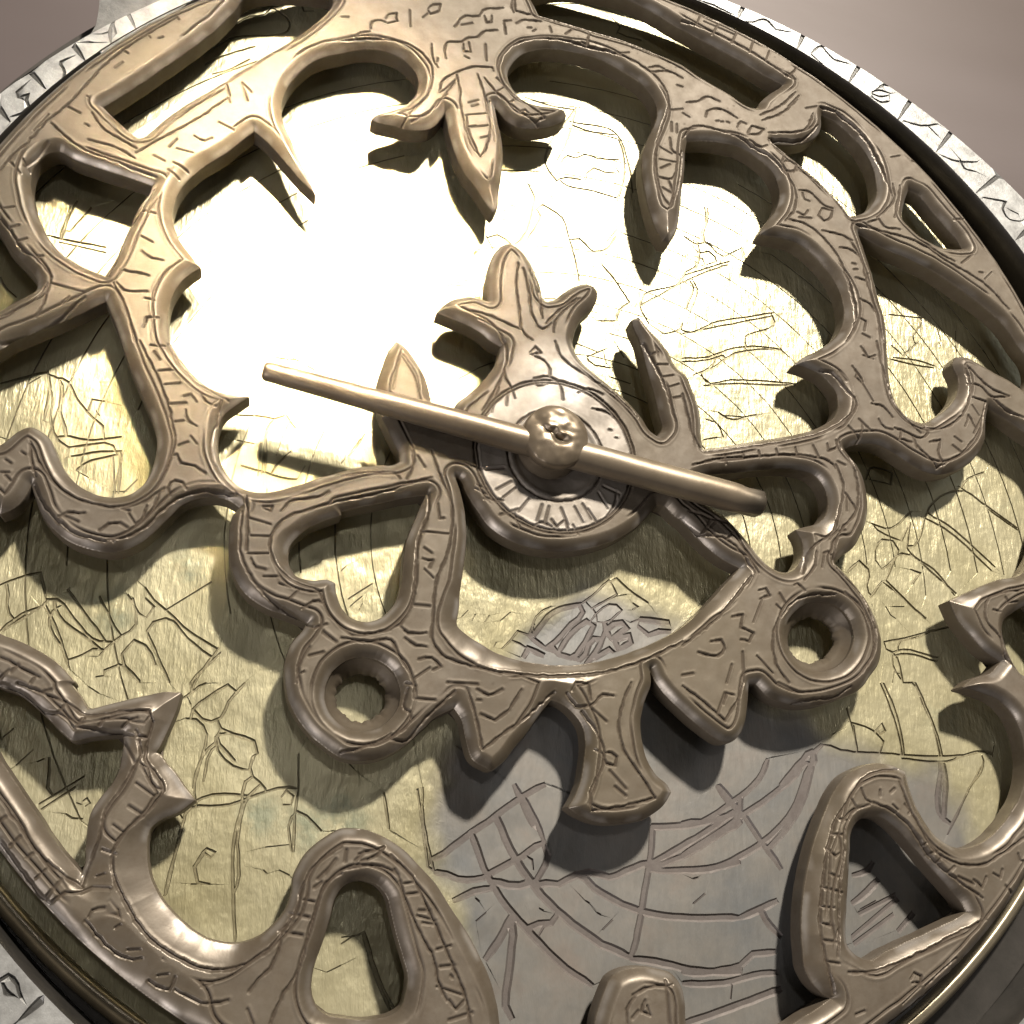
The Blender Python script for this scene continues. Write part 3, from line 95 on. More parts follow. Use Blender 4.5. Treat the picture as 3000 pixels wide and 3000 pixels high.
PLATE_CUTS = """-1213,1283 -1176,1318 -1054,1401;-1187,1247 -1143,1272 -1067,1343;-1127,1487 -1083,1530 -1037,1549 -1015,1587;-1015,1587 -950,1537;-921,1643 -905,1597 -869,1606;-1192,1361 -1144,1412 -948,1514;-1555,539 -1540,646 -1533,673;-1562,534 -1551,650;-1537,554 -1509,611 -1489,654;-1605,530 -1517,519 -1429,514;-1566,511 -1427,495;-1708,369 -1681,324 -1654,304;-1437,988 -1417,999;-1532,76 -1519,20 -1517,-87;-1499,51 -1479,-55 -1454,-125;-1490,52 -1443,-6 -1392,-62 -1359,-87;-1511,4 -1497,-91 -1471,-144;-1468,-132 -1391,-135 -1303,-115;-1547,51 -1576,24;-1650,15 -1535,64;-1440,-162 -1408,-154 -1323,-145;-1431,-189 -1377,-173 -1297,-159;-1407,-225 -1310,-171;-1319,-178 -1299,-291;-1300,-170 -1290,-290;-1305,-286 -1267,-282;-1411,-231 -1376,-249;-1404,-41 -1399,-6 -1365,-8;-1385,-39 -1373,-55;-1624,-149 -1595,-157;-1276,-288 -1243,-242;-990,-12 -907,-9;-911,-91 -912,-199;-901,-90 -902,-193;-876,-11 -893,-186;-821,-111 -872,-184;-777,-152 -799,-200;-855,57 -846,4 -817,-34;-965,-171 -893,-186 -820,-202;-982,-92 -931,-99;-1554,-579 -1513,-556 -1458,-537 -1443,-581 -1434,-610;-1533,-704 -1485,-653 -1429,-615;-1536,-578 -1519,-655;-1434,-610 -1407,-609 -1355,-660 -1284,-719 -1249,-717;-1385,-577 -1331,-643 -1266,-718;-1383,-587 -1377,-572;-1301,-592 -1272,-640 -1249,-678;-1229,-582 -1201,-625 -1196,-665 -1249,-717 -1279,-757;-1186,-559 -1159,-593 -1118,-625 -1051,-681 -976,-722;-1123,-621 -1009,-532;-1214,-591 -1195,-635 -1171,-644 -1156,-613 -1182,-589;-1166,-683 -1151,-657 -1120,-645 -1058,-697 -993,-743;-1166,-683 -1131,-750 -1091,-821;-1222,-749 -1195,-709 -1166,-722 -1133,-774;-1222,-749 -1214,-778 -1167,-824;-972,-717 -1008,-778 -1036,-819;-966,-731 -1027,-818;-1431,-630 -1402,-677 -1349,-794;-1411,-643 -1357,-771;-1348,-770 -1273,-738;-1411,-614 -1277,-738;-1261,-795 -1223,-778 -1168,-819;-1280,-814 -1259,-809;-1529,-704 -1444,-631;-873,219 -772,170;-893,198 -817,195;-879,163 -852,222;-1295,-840 -1266,-857;-1054,-862 -1033,-847 -1012,-827 -995,-817;-1024,-890 -986,-855 -939,-819;-1041,-857 -1030,-876;-1019,-894 -971,-921 -949,-910 -934,-867 -893,-812;-1040,-914 -1012,-917 -981,-954 -988,-1014 -1002,-1096;-973,-991 -997,-1105;-963,-995 -977,-1078;-956,-972 -881,-1043 -863,-1043 -852,-1006 -844,-1001;-957,-962 -945,-953 -865,-969;-946,-938 -913,-951 -856,-968;-857,-1010 -852,-1061 -817,-1092;-953,-957 -902,-1021;-1013,-1159 -904,-1135 -817,-1101 -753,-1086 -730,-1090;-1010,-1150 -866,-1111;-869,-1075 -873,-1134 -884,-1205 -875,-1356 -860,-1469;-857,-1111 -876,-1205 -868,-1335;-730,-1090 -735,-1154 -732,-1252;-743,-1163 -737,-1248;-730,-1149 -662,-1198;-1016,-1176 -1023,-1229 -1036,-1306 -1043,-1360;-1024,-1224 -1039,-1352;-959,-1254 -940,-1267 -929,-1254 -951,-1245 -959,-1254;-978,-1289 -965,-1327 -934,-1331;-982,-1331 -964,-1331;-737,-998 -730,-1090;-774,-1114 -762,-1095 -742,-1109 -745,-1132 -768,-1132;-805,-1240 -738,-1232;-805,-1296 -795,-1305;-765,-1296 -737,-1309;-1480,-979 -1458,-956;-1439,-1049 -1404,-1008;-1371,-1143 -1271,-1071;-1364,-1156 -1289,-1098;-1305,-1164 -1286,-1176 -1261,-1176;-1283,-1137 -1270,-1141;-1267,-1133 -1260,-1124 -1250,-1137 -1261,-1146;-1363,-1025 -1358,-1060 -1356,-1100;-1391,-1039 -1375,-1030;-627,-1541 -591,-1525;-502,-1095 -489,-1159 -483,-1191;-410,-1083 -398,-1153 -381,-1244 -375,-1285;-396,-1078 -393,-1148 -371,-1249 -355,-1303;-594,-1475 -564,-1455;-541,-1450 -499,-1560 -460,-1634;-554,-1455 -537,-1446 -480,-1585 -451,-1630;-595,-1459 -554,-1455;684,-1049 762,-974 800,-947;627,-1225 695,-1165 756,-1078 789,-994 806,-947;832,-925 896,-939 1028,-945 1232,-948 1328,-942 1413,-929;931,-808 942,-867 951,-932;949,-862 950,-921;1060,-724 1077,-780 1096,-862 1102,-943;1072,-724 1098,-807 1110,-932;1174,-719 1202,-786 1227,-863 1233,-939;1187,-718 1236,-885 1243,-939;932,-851 1014,-876 1046,-907 1029,-940;1033,-870 1048,-853 1057,-874 1037,-886 1033,-870 1026,-875;1241,-972 1218,-1142;1234,-972 1214,-1132;1223,-1183 1255,-1141 1322,-1045 1389,-957;1241,-1152 1379,-973;1100,-959 1235,-966 1418,-934;872,-891 885,-885;1423,-945 1437,-906;875,-1379 931,-1345 971,-1311;894,-1408 1023,-1355;902,-1394 957,-1370;864,-1470 1027,-1365;1014,-1456 1074,-1404;867,-1488 1009,-1408;885,-1302 939,-1287 960,-1262;458,367 556,383 625,420 727,447 836,451;457,353 556,373 610,397;493,307 553,341 576,379;519,317 580,352 637,400 726,433 836,447;537,288 635,304 749,314 877,319;529,270 648,291 808,304 876,315;573,175 604,155 717,181;592,164 689,168;526,144 564,135 586,85 515,67;1280,527 1325,489 1401,557;1280,475 1380,474 1451,461;1271,467 1349,455 1443,452;1325,489 1360,530;1552,577 1552,532;1484,568 1488,546;1105,-20 1124,21 1212,16 1198,-31 1119,-19;1321,-125 1446,-35 1489,-31 1576,-96 1677,-160;1464,-13 1527,-54 1635,-124 1679,-154;1488,2 1582,52;1328,-124 1397,-164 1481,-234 1558,-305;1310,-145 1380,-178 1541,-319;1233,-253 1309,-152;1137,-366 1202,-281 1235,-285 1300,-336 1388,-410;1225,-260 1236,-278 1315,-329 1380,-417;1061,-444 1114,-386 1173,-430 1219,-470 1260,-503;1128,-379 1168,-419 1253,-504;1103,-276 1135,-236 1175,-239 1190,-269 1165,-309 1120,-343 1098,-313 1103,-276;1103,-182 1154,-197 1266,-123;1109,-188 1145,-216 1209,-236 1253,-163;1253,-163 1226,-254;988,-364 1039,-318 1068,-346 1057,-426;1227,-335 1265,-345 1226,-384 1250,-358;1115,-470 1130,-499 1148,-510;1141,-469 1187,-466;1092,-590 1198,-566 1266,-545 1376,-520;1141,-599 1230,-564;1150,-627 1276,-644;1139,-616 1284,-632;1095,-613 1119,-623 1142,-720;1113,-664 1142,-720;1104,-721 1116,-686 1134,-691;86,-518 167,-445 189,-489 108,-539 86,-518;-76,-632 -15,-558 69,-530 79,-552 40,-593 -11,-650 -38,-672 -76,-648;-1,-681 39,-620 90,-579 112,-594 83,-644 37,-695 -1,-686;119,-555 187,-523 204,-539 146,-581 123,-582 119,-555;151,-603 202,-578 219,-593 167,-629 151,-603;178,-634 223,-615 228,-637 188,-660 178,-634;65,-699 111,-632 139,-631 115,-675 81,-714;114,-691 160,-662 171,-672;-76,-626 -70,-577 -20,-541;-178,-595 -146,-566;-125,-624 -92,-633 -76,-599;-199,-676 -189,-659;-295,-591 -275,-568;-264,-600 -253,-578;-226,-603 -211,-580;-173,-680 -146,-652 -119,-661;-109,-703 -92,-675 -44,-694;294,-567 357,-568;286,-611 321,-598 362,-596;239,-514 256,-524 238,-536;231,-576 260,-563 253,-586;191,-438 224,-470 291,-511;189,-495 223,-487;-672,-136 -623,-67 -603,-29;-643,-92 -618,-48;78,376 152,352;114,327 184,369;120,314 200,297;222,388 245,343;193,263 266,246;171,361 182,315;-627,-558 -559,-506;-621,-579 -587,-545;-652,-475 -638,-458;-595,-588 -586,-566;23,1115 43,1158 101,1362;-4,1056 80,1333 108,1380;80,1301 127,1302 249,1286;86,1286 235,1275;256,1279 287,1189 303,1097 307,1027;262,1256 279,1171 267,1051 244,978;36,1102 63,1146 96,1141 130,1163 177,1156 231,1162;135,1081 162,1110 202,1098 263,1105 250,1118;15,1021 35,1040 127,1049;41,1026 152,1007 258,988;260,1208 262,1168;-89,1002 -64,946 -71,893 -115,753;-51,889 -90,757;-58,888 -32,918 38,874 62,790 80,720 94,622;-83,996 -51,971;7,944 -12,986;-184,858 -166,869;-147,894 -115,885;-165,832 -184,822;198,797 240,856;101,796 145,752;176,706 231,635 274,563;129,648 150,694;184,758 239,833;320,584 478,694;325,563 477,672;312,554 341,488;227,507 274,563;156,473 226,483;107,511 157,504;397,454 457,483 467,512;-351,534 -304,545;-279,518 -270,509;-193,762 -140,728;-236,755 -208,695;274,1767 290,1806 256,1843;-43,1833 128,1884;289,1770 375,1755;-94,1379 13,1360 101,1362;585,1014 584,951 565,872;596,1016 592,960 571,873;490,875 542,845 577,858 642,808 656,811;549,839 536,754 479,701;560,810 588,822 608,803 613,781 570,760 559,788;478,686 548,734 668,790;477,672 533,709 660,774;649,809 723,859;511,677 483,564;524,679 495,545;465,477 600,531 739,572 823,598;464,463 633,521 808,581;695,464 820,561;563,849 516,864;1291,656 1424,660;1423,652 1378,554;1485,623 1491,569;1564,626 1556,578;-353,-1262 -308,-1233 -260,-1198 -211,-1167 -181,-1145 -141,-1116 -95,-1087 -44,-1062;-350,-1300 -292,-1316 -224,-1313 -195,-1297 -151,-1274 -116,-1256 -76,-1230 -46,-1218;-260,-1188 -240,-1239 -220,-1289 -190,-1338 -156,-1387 -122,-1422 -63,-1479 9,-1541 81,-1585;-186,-1157 -161,-1210 -131,-1265 -97,-1313 -72,-1342 -38,-1376 26,-1429 110,-1481 189,-1515;-137,-1064 -111,-1113 -81,-1177;-116,-1092 -63,-1186;-200,-1320 -151,-1331 -92,-1324;-77,-1331 -12,-1328 39,-1305 80,-1298 136,-1310 209,-1284 257,-1272;44,-1303 89,-1337 149,-1371 220,-1397 291,-1410 369,-1416 449,-1416 519,-1416;269,-1181 260,-1253 250,-1295 237,-1346 224,-1406 206,-1473 189,-1517;-139,-1409 -140,-1457 -146,-1509 -153,-1564 -160,-1627 -141,-1661;-141,-1404 -180,-1470 -217,-1517;-111,-1251 -86,-1265 -82,-1292;-41,-1255 -62,-1301 -77,-1324;-305,-1371 -248,-1347 -190,-1338;189,-1519 285,-1531 361,-1549 438,-1556 507,-1556;259,-1279 331,-1262 409,-1228 494,-1181 541,-1155;267,-1272 355,-1226 445,-1179 526,-1126;261,-1288 351,-1290 459,-1281 532,-1267;270,-1174 358,-1170 469,-1149 544,-1121;476,-1055 506,-1094 544,-1126;-243,-1365 -232,-1374;-67,-1390 -54,-1397;65,-1371 77,-1378;98,-1402 109,-1408;-242,-1422 -214,-1400;111,-1446 142,-1419;-97,-1440 -68,-1429 -33,-1427;-68,-1458 -53,-1436 -33,-1431;362,-1165 422,-1157 474,-1131 510,-1108 550,-1082 593,-1051 625,-1014 647,-972;357,-1249 424,-1213 498,-1170 540,-1142 598,-1111 678,-1059 734,-1017 773,-979;354,-1291 413,-1289 462,-1282 530,-1253 594,-1221 654,-1180 698,-1140 739,-1078 769,-1016 800,-950;482,-1056 521,-1098 562,-1147 601,-1206 631,-1245 660,-1288;519,-1416 572,-1398 641,-1370;588,-1402 612,-1440 642,-1468;338,-1555 400,-1558 452,-1550 511,-1540 551,-1511 578,-1509 622,-1505;336,-1582 413,-1585 482,-1579 546,-1565 622,-1559;482,-1579 473,-1624;330,-1682 429,-1658 530,-1629 629,-1600;385,-1313 401,-1309;380,-1379 420,-1351"""
TICKS = """-1485,1393 -1424,1277;-1597,1168 -1558,1119;-1703,1037 -1654,984;-1775,889 -1733,841;762,1908 733,1837;1021,1840 974,1738;1250,1732 1181,1614;1459,1601 1375,1473;1619,1475 1525,1350;1787,1284 1673,1185;1873,1049 1814,994;-1279,-1584 -1321,-1625"""
LETTERS = ['-1494,1315 -1499,1250 -1489,1194;-1496,1288 -1482,1247',
'-1558,1195 -1543,1196',
'-1521,1236 -1507,1246',
'-1606,1118 -1626,1098 -1610,1059 -1613,1023 -1635,999;-1614,1065 -1605,1046',
'-1719,979 -1734,956 -1727,936 -1698,956 -1702,928 -1691,910 -1704,883 -1731,863;-1723,941 -1711,932',
'575,1896 640,1885 706,1860',
'758,1832 800,1838 855,1866 896,1825 945,1823',
'1038,1737 1082,1782 1136,1787;1096,1772 1129,1730 1193,1720;1037,1727 1079,1691',
'1311,1619 1342,1644 1367,1642;1281,1594 1314,1611 1364,1606;1281,1587 1310,1580 1354,1593;1286,1566 1313,1552 1356,1566',
'1403,1479 1480,1471 1558,1494;1508,1479 1545,1438',
'1555,1338 1604,1325 1710,1340;1630,1338 1642,1298 1693,1289',
'1707,1170 1803,1168 1780,1131 1802,1086 1853,1085;1817,1129 1848,1117',
'-1388,-1546 -1373,-1541 -1357,-1528 -1336,-1551 -1322,-1578',
'-1357,-1559 -1350,-1569 -1338,-1573',
'-1367,-1546 -1357,-1570']
PARTS = [('hub','-401,-7 -320,70 -247,234 -34,272 85,155 231,23 220,-210 117,-437 -203,-461 -347,-211'),
('finial','-434,388 -294,647 -27,691 132,511 -16,274 -247,234 -290,294'),
('leaf','-617,250 -473,307 -401,-7 -490,-141 -605,1'),
('leaf','148,433 295,454 475,-15 392,-51 232,18'),
('fleur_de_lis','-580,1217 -105,1367 39,1233 36,1072 -224,700 -683,911 -675,1085'),
('star_pointer','-1019,923 -944,1019 -781,850 -720,384 -893,568'),
('star_pointer','360,1269 468,1172 479,974 382,673 244,976'),
('star_pointer','-1242,-859 -1044,-850 -969,-1138 -1109,-1215 -1209,-1105 -1168,-989'),
('star_pointer','-371,-849 -58,-814 -187,-1081 -330,-1058'),
('star_pointer','-64,-849 233,-790 309,-1098 241,-1190 -28,-1194 -54,-1037'),
('star_pointer','226,-740 543,-745 495,-948 382,-952'),
('hook','1155,65 1288,466 1561,396 1507,4 1171,-86'),
('loop','-721,-1443 -729,-1248 -615,-1170 -466,-1180 -186,-1655 -649,-1664'),
('loop','542,-1632 603,-1178 793,-969 998,-978 859,-1232 1193,-1372 682,-1609'),
('curl','-1639,-181 -1397,-106 -1168,-289 -973,-342 -1029,-551 -1332,-573 -1594,-448'),
('tab','37,-1499 313,-1502 298,-1724 31,-1717'),
('star_pointer','1201,-498 1666,-324 1592,-665 1203,-815'),
('eyelet','-413,-849 -418,-891 -434,-931 -460,-965 -494,-991 -534,-1008 -577,-1015 -620,-1011 -660,-996 -696,-973 -724,-941 -743,-904 -752,-863 -749,-822 -735,-782 -711,-746 -678,-718 -637,-699 -593,-691 -548,-694 -505,-709 -468,-734 -439,-767 -420,-806'),
('eyelet','987,-611 973,-658 946,-703 909,-741 863,-771 812,-790 760,-798 709,-794 664,-779 626,-754 598,-720 583,-679 580,-634 591,-587 615,-543 651,-503 696,-471 747,-449 802,-439 855,-442 903,-457 943,-484 971,-521 986,-564')]
BEVELS = [(-1122,-1325,170,95),(-1070,-1431,190,95),(-955,-1499,190,85),(-1052,-900,110,80),(-1075,-987,110,70),(-1037,-1102,110,60),(-275,-742,210,62),(-30,-734,210,62),(-344,-645,150,55),(508,-489,150,50),(691,-1156,160,55),(659,-1355,200,55),(659,-1535,150,55),(-462,-393,110,45),(1017,1107,150,44),(1023,613,170,44),(951,244,120,44),(-1189,703,160,44),(-1203,299,130,40),(-247,820,70,60),(375,818,70,60),(-822,-461,90,45),(1275,-504,120,60),(152,1506,160,40),(-178,1431,150,40),(861,-286,80,50),(748,-295,60,45),(-266,-1499,160,40)]
HUB = [-41, -109]
PIN = [-63, -86]
ROD_A = [-918, 45]
ROD_B = [602, -235]
LIMB_C = [80, -69]
KURSI = '-1559,1223 -1546,1271 -1546,1325 -1564,1490 -1202,1661 -1269,1444 -1422,1275 -1511,1155'
SPOTS = [(726,678,60),(908,633,60),(990,517,50),(661,856,70),(499,1022,50),(1277,-824,60),(-603,-1167,80),(-1070,-492,60),(-1261,-632,70),(-701,-1186,70),(-155,973,40),(673,221,60),(37,1335,60),(-826,-1162,60),(-436,-47,40)]
GREY_REFLECTION = '-80,-622 -163,-739 -310,-959 -372,-1100 -354,-1234 -302,-1355 -272,-1506 -294,-1745 1256,-1792 1395,-1431 1326,-1167 1242,-1026 1051,-953 883,-901 663,-805 450,-646 289,-537 125,-493 6,-522'  # outline of the grey reflection painted into the plate


rng = random.Random(7)
nrng = np.random.default_rng(5)


def dec(s):
    return np.array([[float(v) for v in a.split(',')] for a in s.split()])


def declist(s):
    return [dec(a) for a in s.split(';')]


# ------------------------------------------------------------------ materials
def mat(name):
    m_ = bpy.data.materials.new(name)
    m_.use_nodes = True
    nt = m_.node_tree
    nt.nodes.clear()
    out = nt.nodes.new('ShaderNodeOutputMaterial')
    b = nt.nodes.new('ShaderNodeBsdfPrincipled')
    nt.links.new(b.outputs[0], out.inputs[0])
    return m_, nt, b


class NT:
    """small helper to wire nodes"""

    def __init__(self, nt):
        self.nt = nt
        self.co = nt.nodes.new('ShaderNodeTexCoord').outputs['Object']

    def n(self, t, **kw):
        x = self.nt.nodes.new(t)
        for k, v in kw.items():
            setattr(x, k, v)
        return x

    def l(self, a, b):
        self.nt.links.new(a, b)

    def put(self, sock, v):
        if hasattr(v, 'is_output'):
            self.l(v, sock)
        else:
            sock.default_value = v

    def noise(self, scale, detail=4, rough=0.6, stretch=None, rot=0.0, dist=0.0):
        x = self.n('ShaderNodeTexNoise')
        x.inputs['Scale'].default_value = scale
        x.inputs['Detail'].default_value = detail
        x.inputs['Roughness'].default_value = rough
        x.inputs['Distortion'].default_value = dist
        co = self.co
        if stretch or rot:
            mp = self.n('ShaderNodeMapping')
            mp.inputs['Scale'].default_value = stretch or (1, 1, 1)
            mp.inputs['Rotation'].default_value = (0, 0, rot)
            self.l(co, mp.inputs[0])
            co = mp.outputs[0]
        self.l(co, x.inputs['Vector'])
        return x.outputs['Fac']

    def ramp(self, v, stops):
        x = self.n('ShaderNodeValToRGB')
        el = x.color_ramp.elements
        while len(el) < len(stops):
            el.new(0.5)
        for e, (p, c) in zip(el, stops):
            e.position = p
            e.color = c if len(c) == 4 else (*c, 1)
        self.l(v, x.inputs[0])
        return x.outputs[0]

    def mix(self, f, a, b, mode='MIX'):
        x = self.n('ShaderNodeMix', data_type='RGBA', blend_type=mode)
        self.put(x.inputs[0], f)
        self.put(x.inputs[6], a if hasattr(a, 'is_output') else (*a, 1))
        self.put(x.inputs[7], b if hasattr(b, 'is_output') else (*b, 1))
        return x.outputs[2]

    def math(self, op, a, b=0.0, clamp=False):
        x = self.n('ShaderNodeMath', operation=op, use_clamp=clamp)
        self.put(x.inputs[0], a)
        self.put(x.inputs[1], b)
        return x.outputs[0]

    def attr(self, name):
        x = self.n('ShaderNodeAttribute', attribute_name=name)
        return x.outputs['Fac']

    def bump(self, h, strength, dist):
        x = self.n('ShaderNodeBump')
        x.inputs['Strength'].default_value = strength
        x.inputs['Distance'].default_value = dist
        self.l(h, x.inputs['Height'])
        return x.outputs[0]


def bronze():
    m_, nt, b = mat('aged_bronze')
    k = NT(nt)
    big = k.noise(60, 4, 0.6)
    fine = k.noise(520, 6, 0.7)
    col = k.ramp(big, [(0.3, (0.098, 0.081, 0.061)), (0.7, (0.150, 0.127, 0.101))])
    col = k.mix(k.ramp(fine, [(0.38, (0, 0, 0)), (0.72, (0.75, 0.75, 0.75))]), col, (0.085, 0.064, 0.044))
    patch = k.ramp(k.noise(22, 5, 0.65, dist=0.8), [(0.42, (0, 0, 0)), (0.68, (0.5, 0.5, 0.5))])
    col = k.mix(patch, col, (0.120, 0.098, 0.062))
    wear = k.math('MULTIPLY', k.attr('wear'), k.ramp(k.noise(240, 4, 0.6), [(0.35, (0.35, 0.35, 0.35)), (0.6, (1, 1, 1))]), True)
    col = k.mix(wear, col, (0.46, 0.43, 0.40))
    g = k.math('MULTIPLY', k.attr('grime'), 0.9, True)
    col = k.mix(g, col, (0.050, 0.034, 0.022))
    k.l(col, b.inputs['Base Color'])
    k.l(k.math('ADD', k.math('MULTIPLY', wear, 0.35), 0.34), b.inputs['Metallic'])
    # the flat faces keep a dull patina, the rounded bevels are rubbed smooth
    rough = k.math('ADD', k.math('MULTIPLY', fine, 0.16), 0.55)
    rough = k.math('SUBTRACT', rough, k.math('MULTIPLY', k.attr('polish'), 0.26))
    rough = k.math('SUBTRACT', rough, k.math('MULTIPLY', wear, 0.14))
    rough = k.math('ADD', rough, k.math('MULTIPLY', g, 0.3))
    k.l(rough, b.inputs['Roughness'])
    h = k.math('ADD', k.math('MULTIPLY', fine, 0.5), k.noise(170, 3))
    k.l(k.bump(h, 0.30, 0.00012), b.inputs['Normal'])
    return m_


def brass():
    m_, nt, b = mat('engraved_brass')
    k = NT(nt)
    big = k.noise(45, 4, 0.6, dist=0.6)
    fine = k.noise(700, 5, 0.7)
    streak = k.noise(1900, 4, 0.65, (1, 0.16, 1), 0.75)
    streak2 = k.noise(1700, 4, 0.65, (1, 0.20, 1), -0.7)
    sel = k.ramp(k.noise(95, 2), [(0.42, (0, 0, 0)), (0.58, (1, 1, 1))])
    streak = k.mix(sel, streak, streak2)
    clean = k.ramp(big, [(0.30, (0.42, 0.378, 0.222)), (0.70, (0.57, 0.530, 0.365))])
    clean = k.mix(k.math('MULTIPLY', streak, 0.35), clean, (0.33, 0.31, 0.185))
    # blue-green spots where the brass has started to corrode
    verd = k.ramp(k.noise(75, 6, 0.7, dist=1.2), [(0.60, (0, 0, 0)), (0.74, (1, 1, 1))])
    spot = k.math('MULTIPLY', k.math('MULTIPLY', k.attr('verdigris'), 0.75), k.ramp(k.noise(380, 5, 0.7), [(0.40, (0, 0, 0)), (0.60, (1, 1, 1))]))
    clean = k.mix(k.math('MAXIMUM', k.math('MULTIPLY', verd, 0.25), spot), clean, (0.26, 0.29, 0.21))
    refl_c = k.ramp(k.noise(85, 5, 0.65), [(0.3, (0.165, 0.170, 0.172)), (0.55, (0.220, 0.210, 0.194)), (0.75, (0.245, 0.208, 0.182))])  # reflected room put into the brass colour as grey, along with some tarnish
    t = k.attr('grey_reflection')
    col = k.mix(t, clean, refl_c)
    g = k.attr('grime')
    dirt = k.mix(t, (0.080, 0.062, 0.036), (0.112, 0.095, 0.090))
    col = k.mix(k.math('MULTIPLY', g, k.math('ADD', k.math('MULTIPLY', fine, 0.7), 0.55), True), col, dirt)
    k.l(col, b.inputs['Base Color'])
    met = k.math('SUBTRACT', 0.50, k.math('MULTIPLY', t, 0.05))
    k.l(met, b.inputs['Metallic'])
    rough = k.math('ADD', k.math('MULTIPLY', streak, 0.20), 0.25)
    rough = k.math('ADD', rough, k.math('MULTIPLY', t, 0.10))
    rough = k.math('ADD', rough, k.math('MULTIPLY', g, 0.2))
    k.l(rough, b.inputs['Roughness'])
    h = k.math('MULTIPLY', streak, k.math('ADD', k.math('MULTIPLY', k.noise(60, 3), 2.0), 0.1))
    h = k.math('ADD', h, k.math('MULTIPLY', k.noise(150, 3), 2.6))
    h = k.math('ADD', h, k.math('MULTIPLY', k.noise(430, 4, 0.6, (1, 0.45, 1), 0.5), 2.0))
    h = k.math('ADD', h, k.math('MULTIPLY', g, k.math('MULTIPLY', fine, 1.2)))
    h = k.math('MULTIPLY', h, k.math('SUBTRACT', 1.0, k.math('MULTIPLY', t, 0.72)))
    k.l(k.bump(h, 0.75, 0.00016), b.inputs['Normal'])
    return m_


def plain_metal(name, ca, cb, metallic, rough, grime=(0.03, 0.028, 0.025), bump=0.3, scale=150):
    m_, nt, b = mat(name)
    k = NT(nt)
    f1 = k.noise(scale, 5, 0.65)
    f2 = k.noise(scale * 5, 5, 0.7)
    col = k.ramp(f1, [(0.32, ca), (0.68, cb)])
    col = k.mix(k.attr('grime'), col, grime)
    k.l(col, b.inputs['Base Color'])
    b.inputs['Metallic'].default_value = metallic
    k.l(k.math('ADD', k.math('MULTIPLY', f2, 0.2), rough - 0.1), b.inputs['Roughness'])
    k.l(k.bump(k.math('ADD', f1, k.math('MULTIPLY', f2, 0.6)), bump, 0.00012), b.inputs['Normal'])
    return m_


def backdrop():
    m_, nt, b = mat('satin_mauve_copper')
    k = NT(nt)
    st = k.noise(16, 3, 0.5, (0.22, 1, 1), -0.42)
    col = k.ramp(st, [(0.35, (0.050, 0.036, 0.033)), (0.65, (0.098, 0.080, 0.082))])
    k.l(col, b.inputs['Base Color'])
    b.inputs['Metallic'].default_value = 0.15
    b.inputs['Roughness'].default_value = 0.55
    k.l(k.bump(k.noise(60, 4, 0.6, (0.3, 1, 1), -0.42), 0.2, 0.0006), b.inputs['Normal'])
    return m_


M_BRONZE = bronze()
M_BRASS = brass()
M_SILVER = plain_metal('worn_silver', (0.23, 0.23, 0.225), (0.44, 0.445, 0.44), 0.45, 0.42, scale=420, bump=0.6)
M_RIM = plain_metal('rim_brass', (0.26, 0.225, 0.165), (0.42, 0.37, 0.27), 0.75, 0.36)
M_DARK = plain_metal('blackened_brass', (0.035, 0.033, 0.030), (0.06, 0.055, 0.05), 0.5, 0.45)
M_PIN = plain_metal('pin_bronze', (0.165, 0.130, 0.090), (0.255, 0.210, 0.155), 0.60, 0.40, bump=0.25, scale=110)
M_BACK = backdrop()


# ------------------------------------------------------------------ objects
def link(o, parent=None):
    sc.collection.objects.link(o)
    if parent:
        o.parent = parent
    return o


def empty(name, label, cat, loc=(0, 0, 0)):
    o = bpy.data.objects.new(name, None)
    o.empty_display_size = 0.01
    o.location = loc
    o['label'] = label
    o['category'] = cat
    return link(o)


def make_obj(name, verts, faces, material, parent=None, attrs=None, normals=None, smooth=True):
    """verts in u (numpy n x 3), faces list or quad array"""
    me = bpy.data.meshes.new(name)
    v = np.asarray(verts, dtype=np.float64) * U
    if isinstance(faces, np.ndarray):
        nf, k = faces.shape
        me.vertices.add(len(v))
        me.vertices.foreach_set('co', v.astype(np.float32).ravel())
        me.loops.add(nf * k)
        me.loops.foreach_set('vertex_index', faces.astype(np.int32).ravel())
        me.polygons.add(nf)
        me.polygons.foreach_set('loop_start', np.arange(0, nf * k, k, dtype=np.int32))
        me.update(calc_edges=True)
    else:
        me.from_pydata([tuple(a) for a in v], [], [list(map(int, f)) for f in faces])
        me.update()
    me.polygons.foreach_set('use_smooth', np.full(len(me.polygons), smooth, dtype=bool))
    for k_, a in (attrs or {}).items():
        at = me.attributes.new(k_, 'FLOAT', 'POINT')
        at.data.foreach_set('value', np.asarray(a, np.float32))
    if normals is not None:
        me.normals_split_custom_set_from_vertices(np.asarray(normals, float).tolist())
    me.materials.append(material)
    return link(bpy.data.objects.new(name, me), parent)


def compact(verts, faces, *arrs):
    """keep only used vertices; faces is an int array"""
    used = np.unique(faces)
    idx = np.full(len(verts), -1)
    idx[used] = np.arange(len(used))
    return [verts[used], idx[faces]] + [None if a is None else a[used] for a in arrs]


def pip(pts, poly):
    """points in polygon, vectorised"""
    x, y = pts[:, 0], pts[:, 1]
    c = np.zeros(len(pts), bool)
    q = np.roll(poly, -1, 0)
    for (x0, y0), (x1, y1) in zip(poly, q):
        if y0 == y1:
            continue
        hit = ((y0 > y) != (y1 > y)) & (x < (x1 - x0) * (y - y0) / (y1 - y0) + x0)
        c ^= hit
    return c


